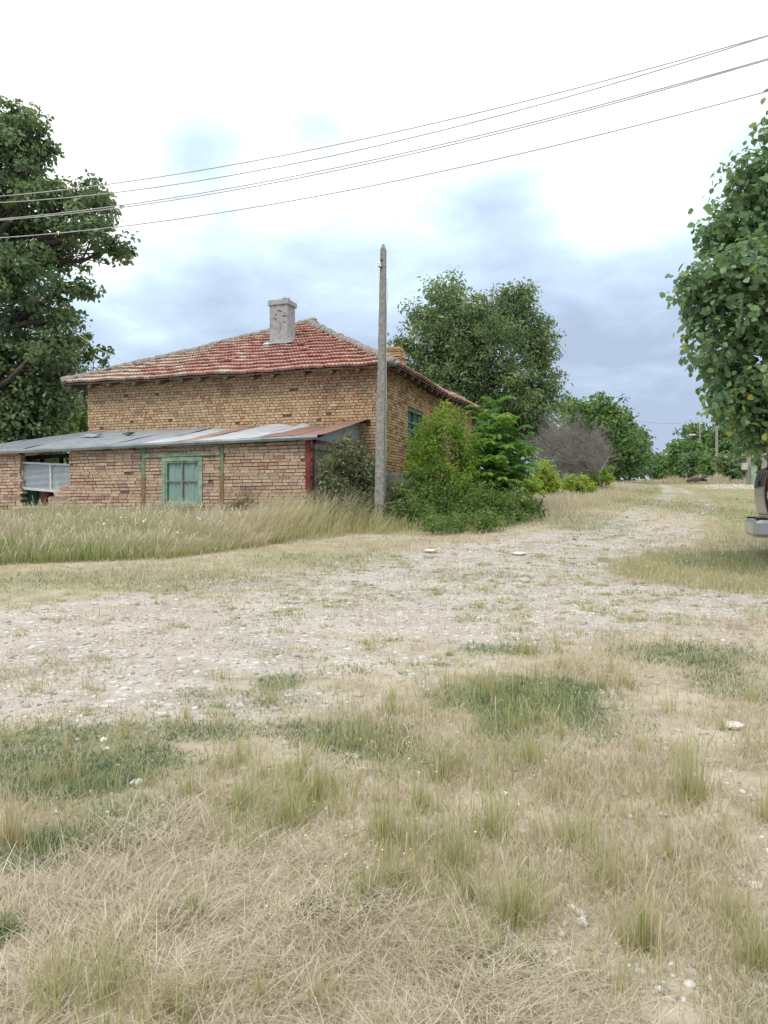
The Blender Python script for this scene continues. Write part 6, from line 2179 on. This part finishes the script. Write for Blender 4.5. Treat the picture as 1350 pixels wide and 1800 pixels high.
    # tail lamps at both rear corners: red, clear, red
    for s in (-1, 1):
        lamp = None
        for (z0, z1, mt, nm) in ((1.0, 1.235, red, 'tail_lamp'), (.87, .997, clear, 'lens'), (.80, .867, red, 'lens')):
            mb = MB()
            a0, a1 = (-hw - .012, -hw + .155) if s < 0 else (hw - .155, hw + .012)
            mb.box(-.012, .16, a0, a1, z0, z1)
            ob = mb.build(nm, mt, root if lamp is None else lamp, bevel=.018)
            lamp = lamp or ob
    for s in (-1, 1):
        a0, a1 = (-hw + .0, -hw + .165) if s < 0 else (hw - .165, hw)
        for (z0, z1) in ((.66, .795), (1.24, 1.30)):
            mb = MB(); mb.box(.0, .30, a0 - .006, a1 + .006, z0, z1); mb.build('corner_trim', paint, root)
    # bumper: bar with wrapped ends and a recessed black step on top
    sec = [(-.17, .32), (-.20, .38), (-.20, .535), (-.175, .575), (-.02, .575), (-.02, .36)]
    mb = MB()
    path = [(.34, -hw - .025), (.0, -hw - .035), (-.10, -hw - .01), (-.165, -hw + .06), (-.195, -hw + .2), (-.2, -hw + .45), (-.2, 0), (-.2, hw - .45), (-.195, hw - .2), (-.165, hw - .06), (-.10, hw + .01), (.0, hw + .035), (.34, hw + .025)]
    prof_ = [(.03, .32), (.0, .37), (.0, .53), (.03, .575), (.16, .575), (.16, .36)]     # (inset, z)
    P = []
    for i, (x, y) in enumerate(path):
        a_, b_ = Vector(path[max(i - 1, 0)]), Vector(path[min(i + 1, len(path) - 1)])
        t_ = (b_ - a_).normalized()
        inn = Vector((t_.y, -t_.x))                      # towards the truck
        if inn.dot(Vector((1.2, 0)) - Vector((x, y))) < 0: inn = -inn
        for (q, z) in prof_:
            P.append((x + inn.x * q, y + inn.y * q, z))
    k = len(prof_)
    mb.add(P, [(i * k + j, i * k + (j + 1) % k, (i + 1) * k + (j + 1) % k, (i + 1) * k + j) for i in range(len(path) - 1) for j in range(k)] + [tuple(range(k - 1, -1, -1)), tuple((len(path) - 1) * k + j for j in range(k))])
    bp = mb.build('bumper', chrome, root, bevel=.012, fix=True)
    for s in (-1, 1):
        mb = MB()
        a0, a1 = (-hw - .0, -hw + .42) if s < 0 else (hw - .42, hw + .0)
        mb.box(-.165, -.01, a0 + (.06 if s < 0 else 0), a1 - (.06 if s > 0 else 0), .577, .605)
        mb.build('step_pad', black, bp, bevel=.012)
    # sides: wheel arches and tyres
    for s in (-1, 1):
        for x in (1.05, 4.25):
            w = MB()
            ns = 36
            pr = [(.19, -.1), (.25, -.11), (.34, -.115), (.365, -.09), (.365, .09), (.34, .115), (.25, .11), (.19, .1)]
            w.add([(x + rr * math.cos(2 * math.pi * q / ns), s * (hw - .11) + y, .365 + rr * math.sin(2 * math.pi * q / ns)) for rr, y in pr for q in range(ns)],
                  [(k_ * ns + q, k_ * ns + (q + 1) % ns, (k_ + 1) * ns + (q + 1) % ns, (k_ + 1) * ns + q) for k_ in range(len(pr) - 1) for q in range(ns)], smooth=True)
            ty = w.build('wheel', rubber, root)
            rm_ = MB()
            rm_.tube([(x, s * (hw - .2), .365), (x, s * (hw - .045), .365)], [.195, .195], 28)
            for q in range(6):
                a = q * math.pi / 3
                rm_.obox((x + .11 * math.cos(a), s * (hw - .03), .365 + .11 * math.sin(a)), Vector((math.cos(a), 0, math.sin(a))), (0, 1, 0), Vector((-math.sin(a), 0, math.cos(a))), .075, .02, .028)
            rm_.build('rim', chrome, ty)
    # lower body, cab and bonnet
    ch_ = MB(); ch_.box(.1, 4.9, -hw + .2, hw - .2, .42, .60); ch_.build('chassis', black, root)
    def ring(y, zl, zh, r_=.08):
        return [(-y + r_, zl), (y - r_, zl), (y, zl + r_), (y, zh - r_), (y - r_, zh), (-y + r_, zh), (-y, zh - r_), (-y, zl + r_)]
    loft([(1.66, ring(hw, .55, 1.12)), (1.9, ring(hw, .5, 1.12)), (3.75, ring(hw, .5, 1.10)), (4.6, ring(hw - .02, .62, 1.06)), (5.05, ring(hw - .06, .5, 1.0)), (5.2, ring(hw - .16, .5, .88))], 'body', paint)
    loft([(1.68, ring(hw - .08, 1.10, 1.15)), (1.80, ring(hw - .16, 1.1, 1.68)), (2.1, ring(hw - .19, 1.1, 1.74)), (3.0, ring(hw - .19, 1.1, 1.73)), (3.35, ring(hw - .17, 1.1, 1.5)), (3.85, ring(hw - .08, 1.08, 1.13))], 'cab', paint)
    for s in (-1, 1):
        mb = MB()
        for (xa, xb) in ((1.95, 2.55), (2.62, 3.25)):
            mb.add([(xa, s * (hw - .105), 1.14), (xb + .12, s * (hw - .105), 1.14), (xb, s * (hw - .175), 1.62), (xa, s * (hw - .175), 1.62)], [(0, 1, 2, 3)])
        mb.build('side_window', glass, root)
    mb = MB(); mb.add([(1.715, -.6, 1.2), (1.715, .6, 1.2), (1.80, .56, 1.6), (1.80, -.56, 1.6)], [(0, 1, 2, 3)]); mb.build('rear_window', glass, root)
    mb = MB(); mb.add([(3.80, -.7, 1.16), (3.80, .7, 1.16), (3.38, .6, 1.5), (3.38, -.6, 1.5)], [(0, 1, 2, 3)]); mb.build('windscreen', glass, root)
    for s in (-1, 1):
        mb = MB(); mb.box(5.02, 5.16, s * (hw - .30) - .16, s * (hw - .30) + .16, .72, .9); mb.build('headlight', clear, root, bevel=.03)
        mb = MB(); mb.box(3.2, 3.35, s * (hw + .02), s * (hw + .17) if s > 0 else s * (hw + .17), 1.1, 1.25) if s > 0 else mb.box(3.2, 3.35, -(hw + .17), -(hw + .02), 1.1, 1.25); mb.build('mirror', black, root, bevel=.03)


pickup()
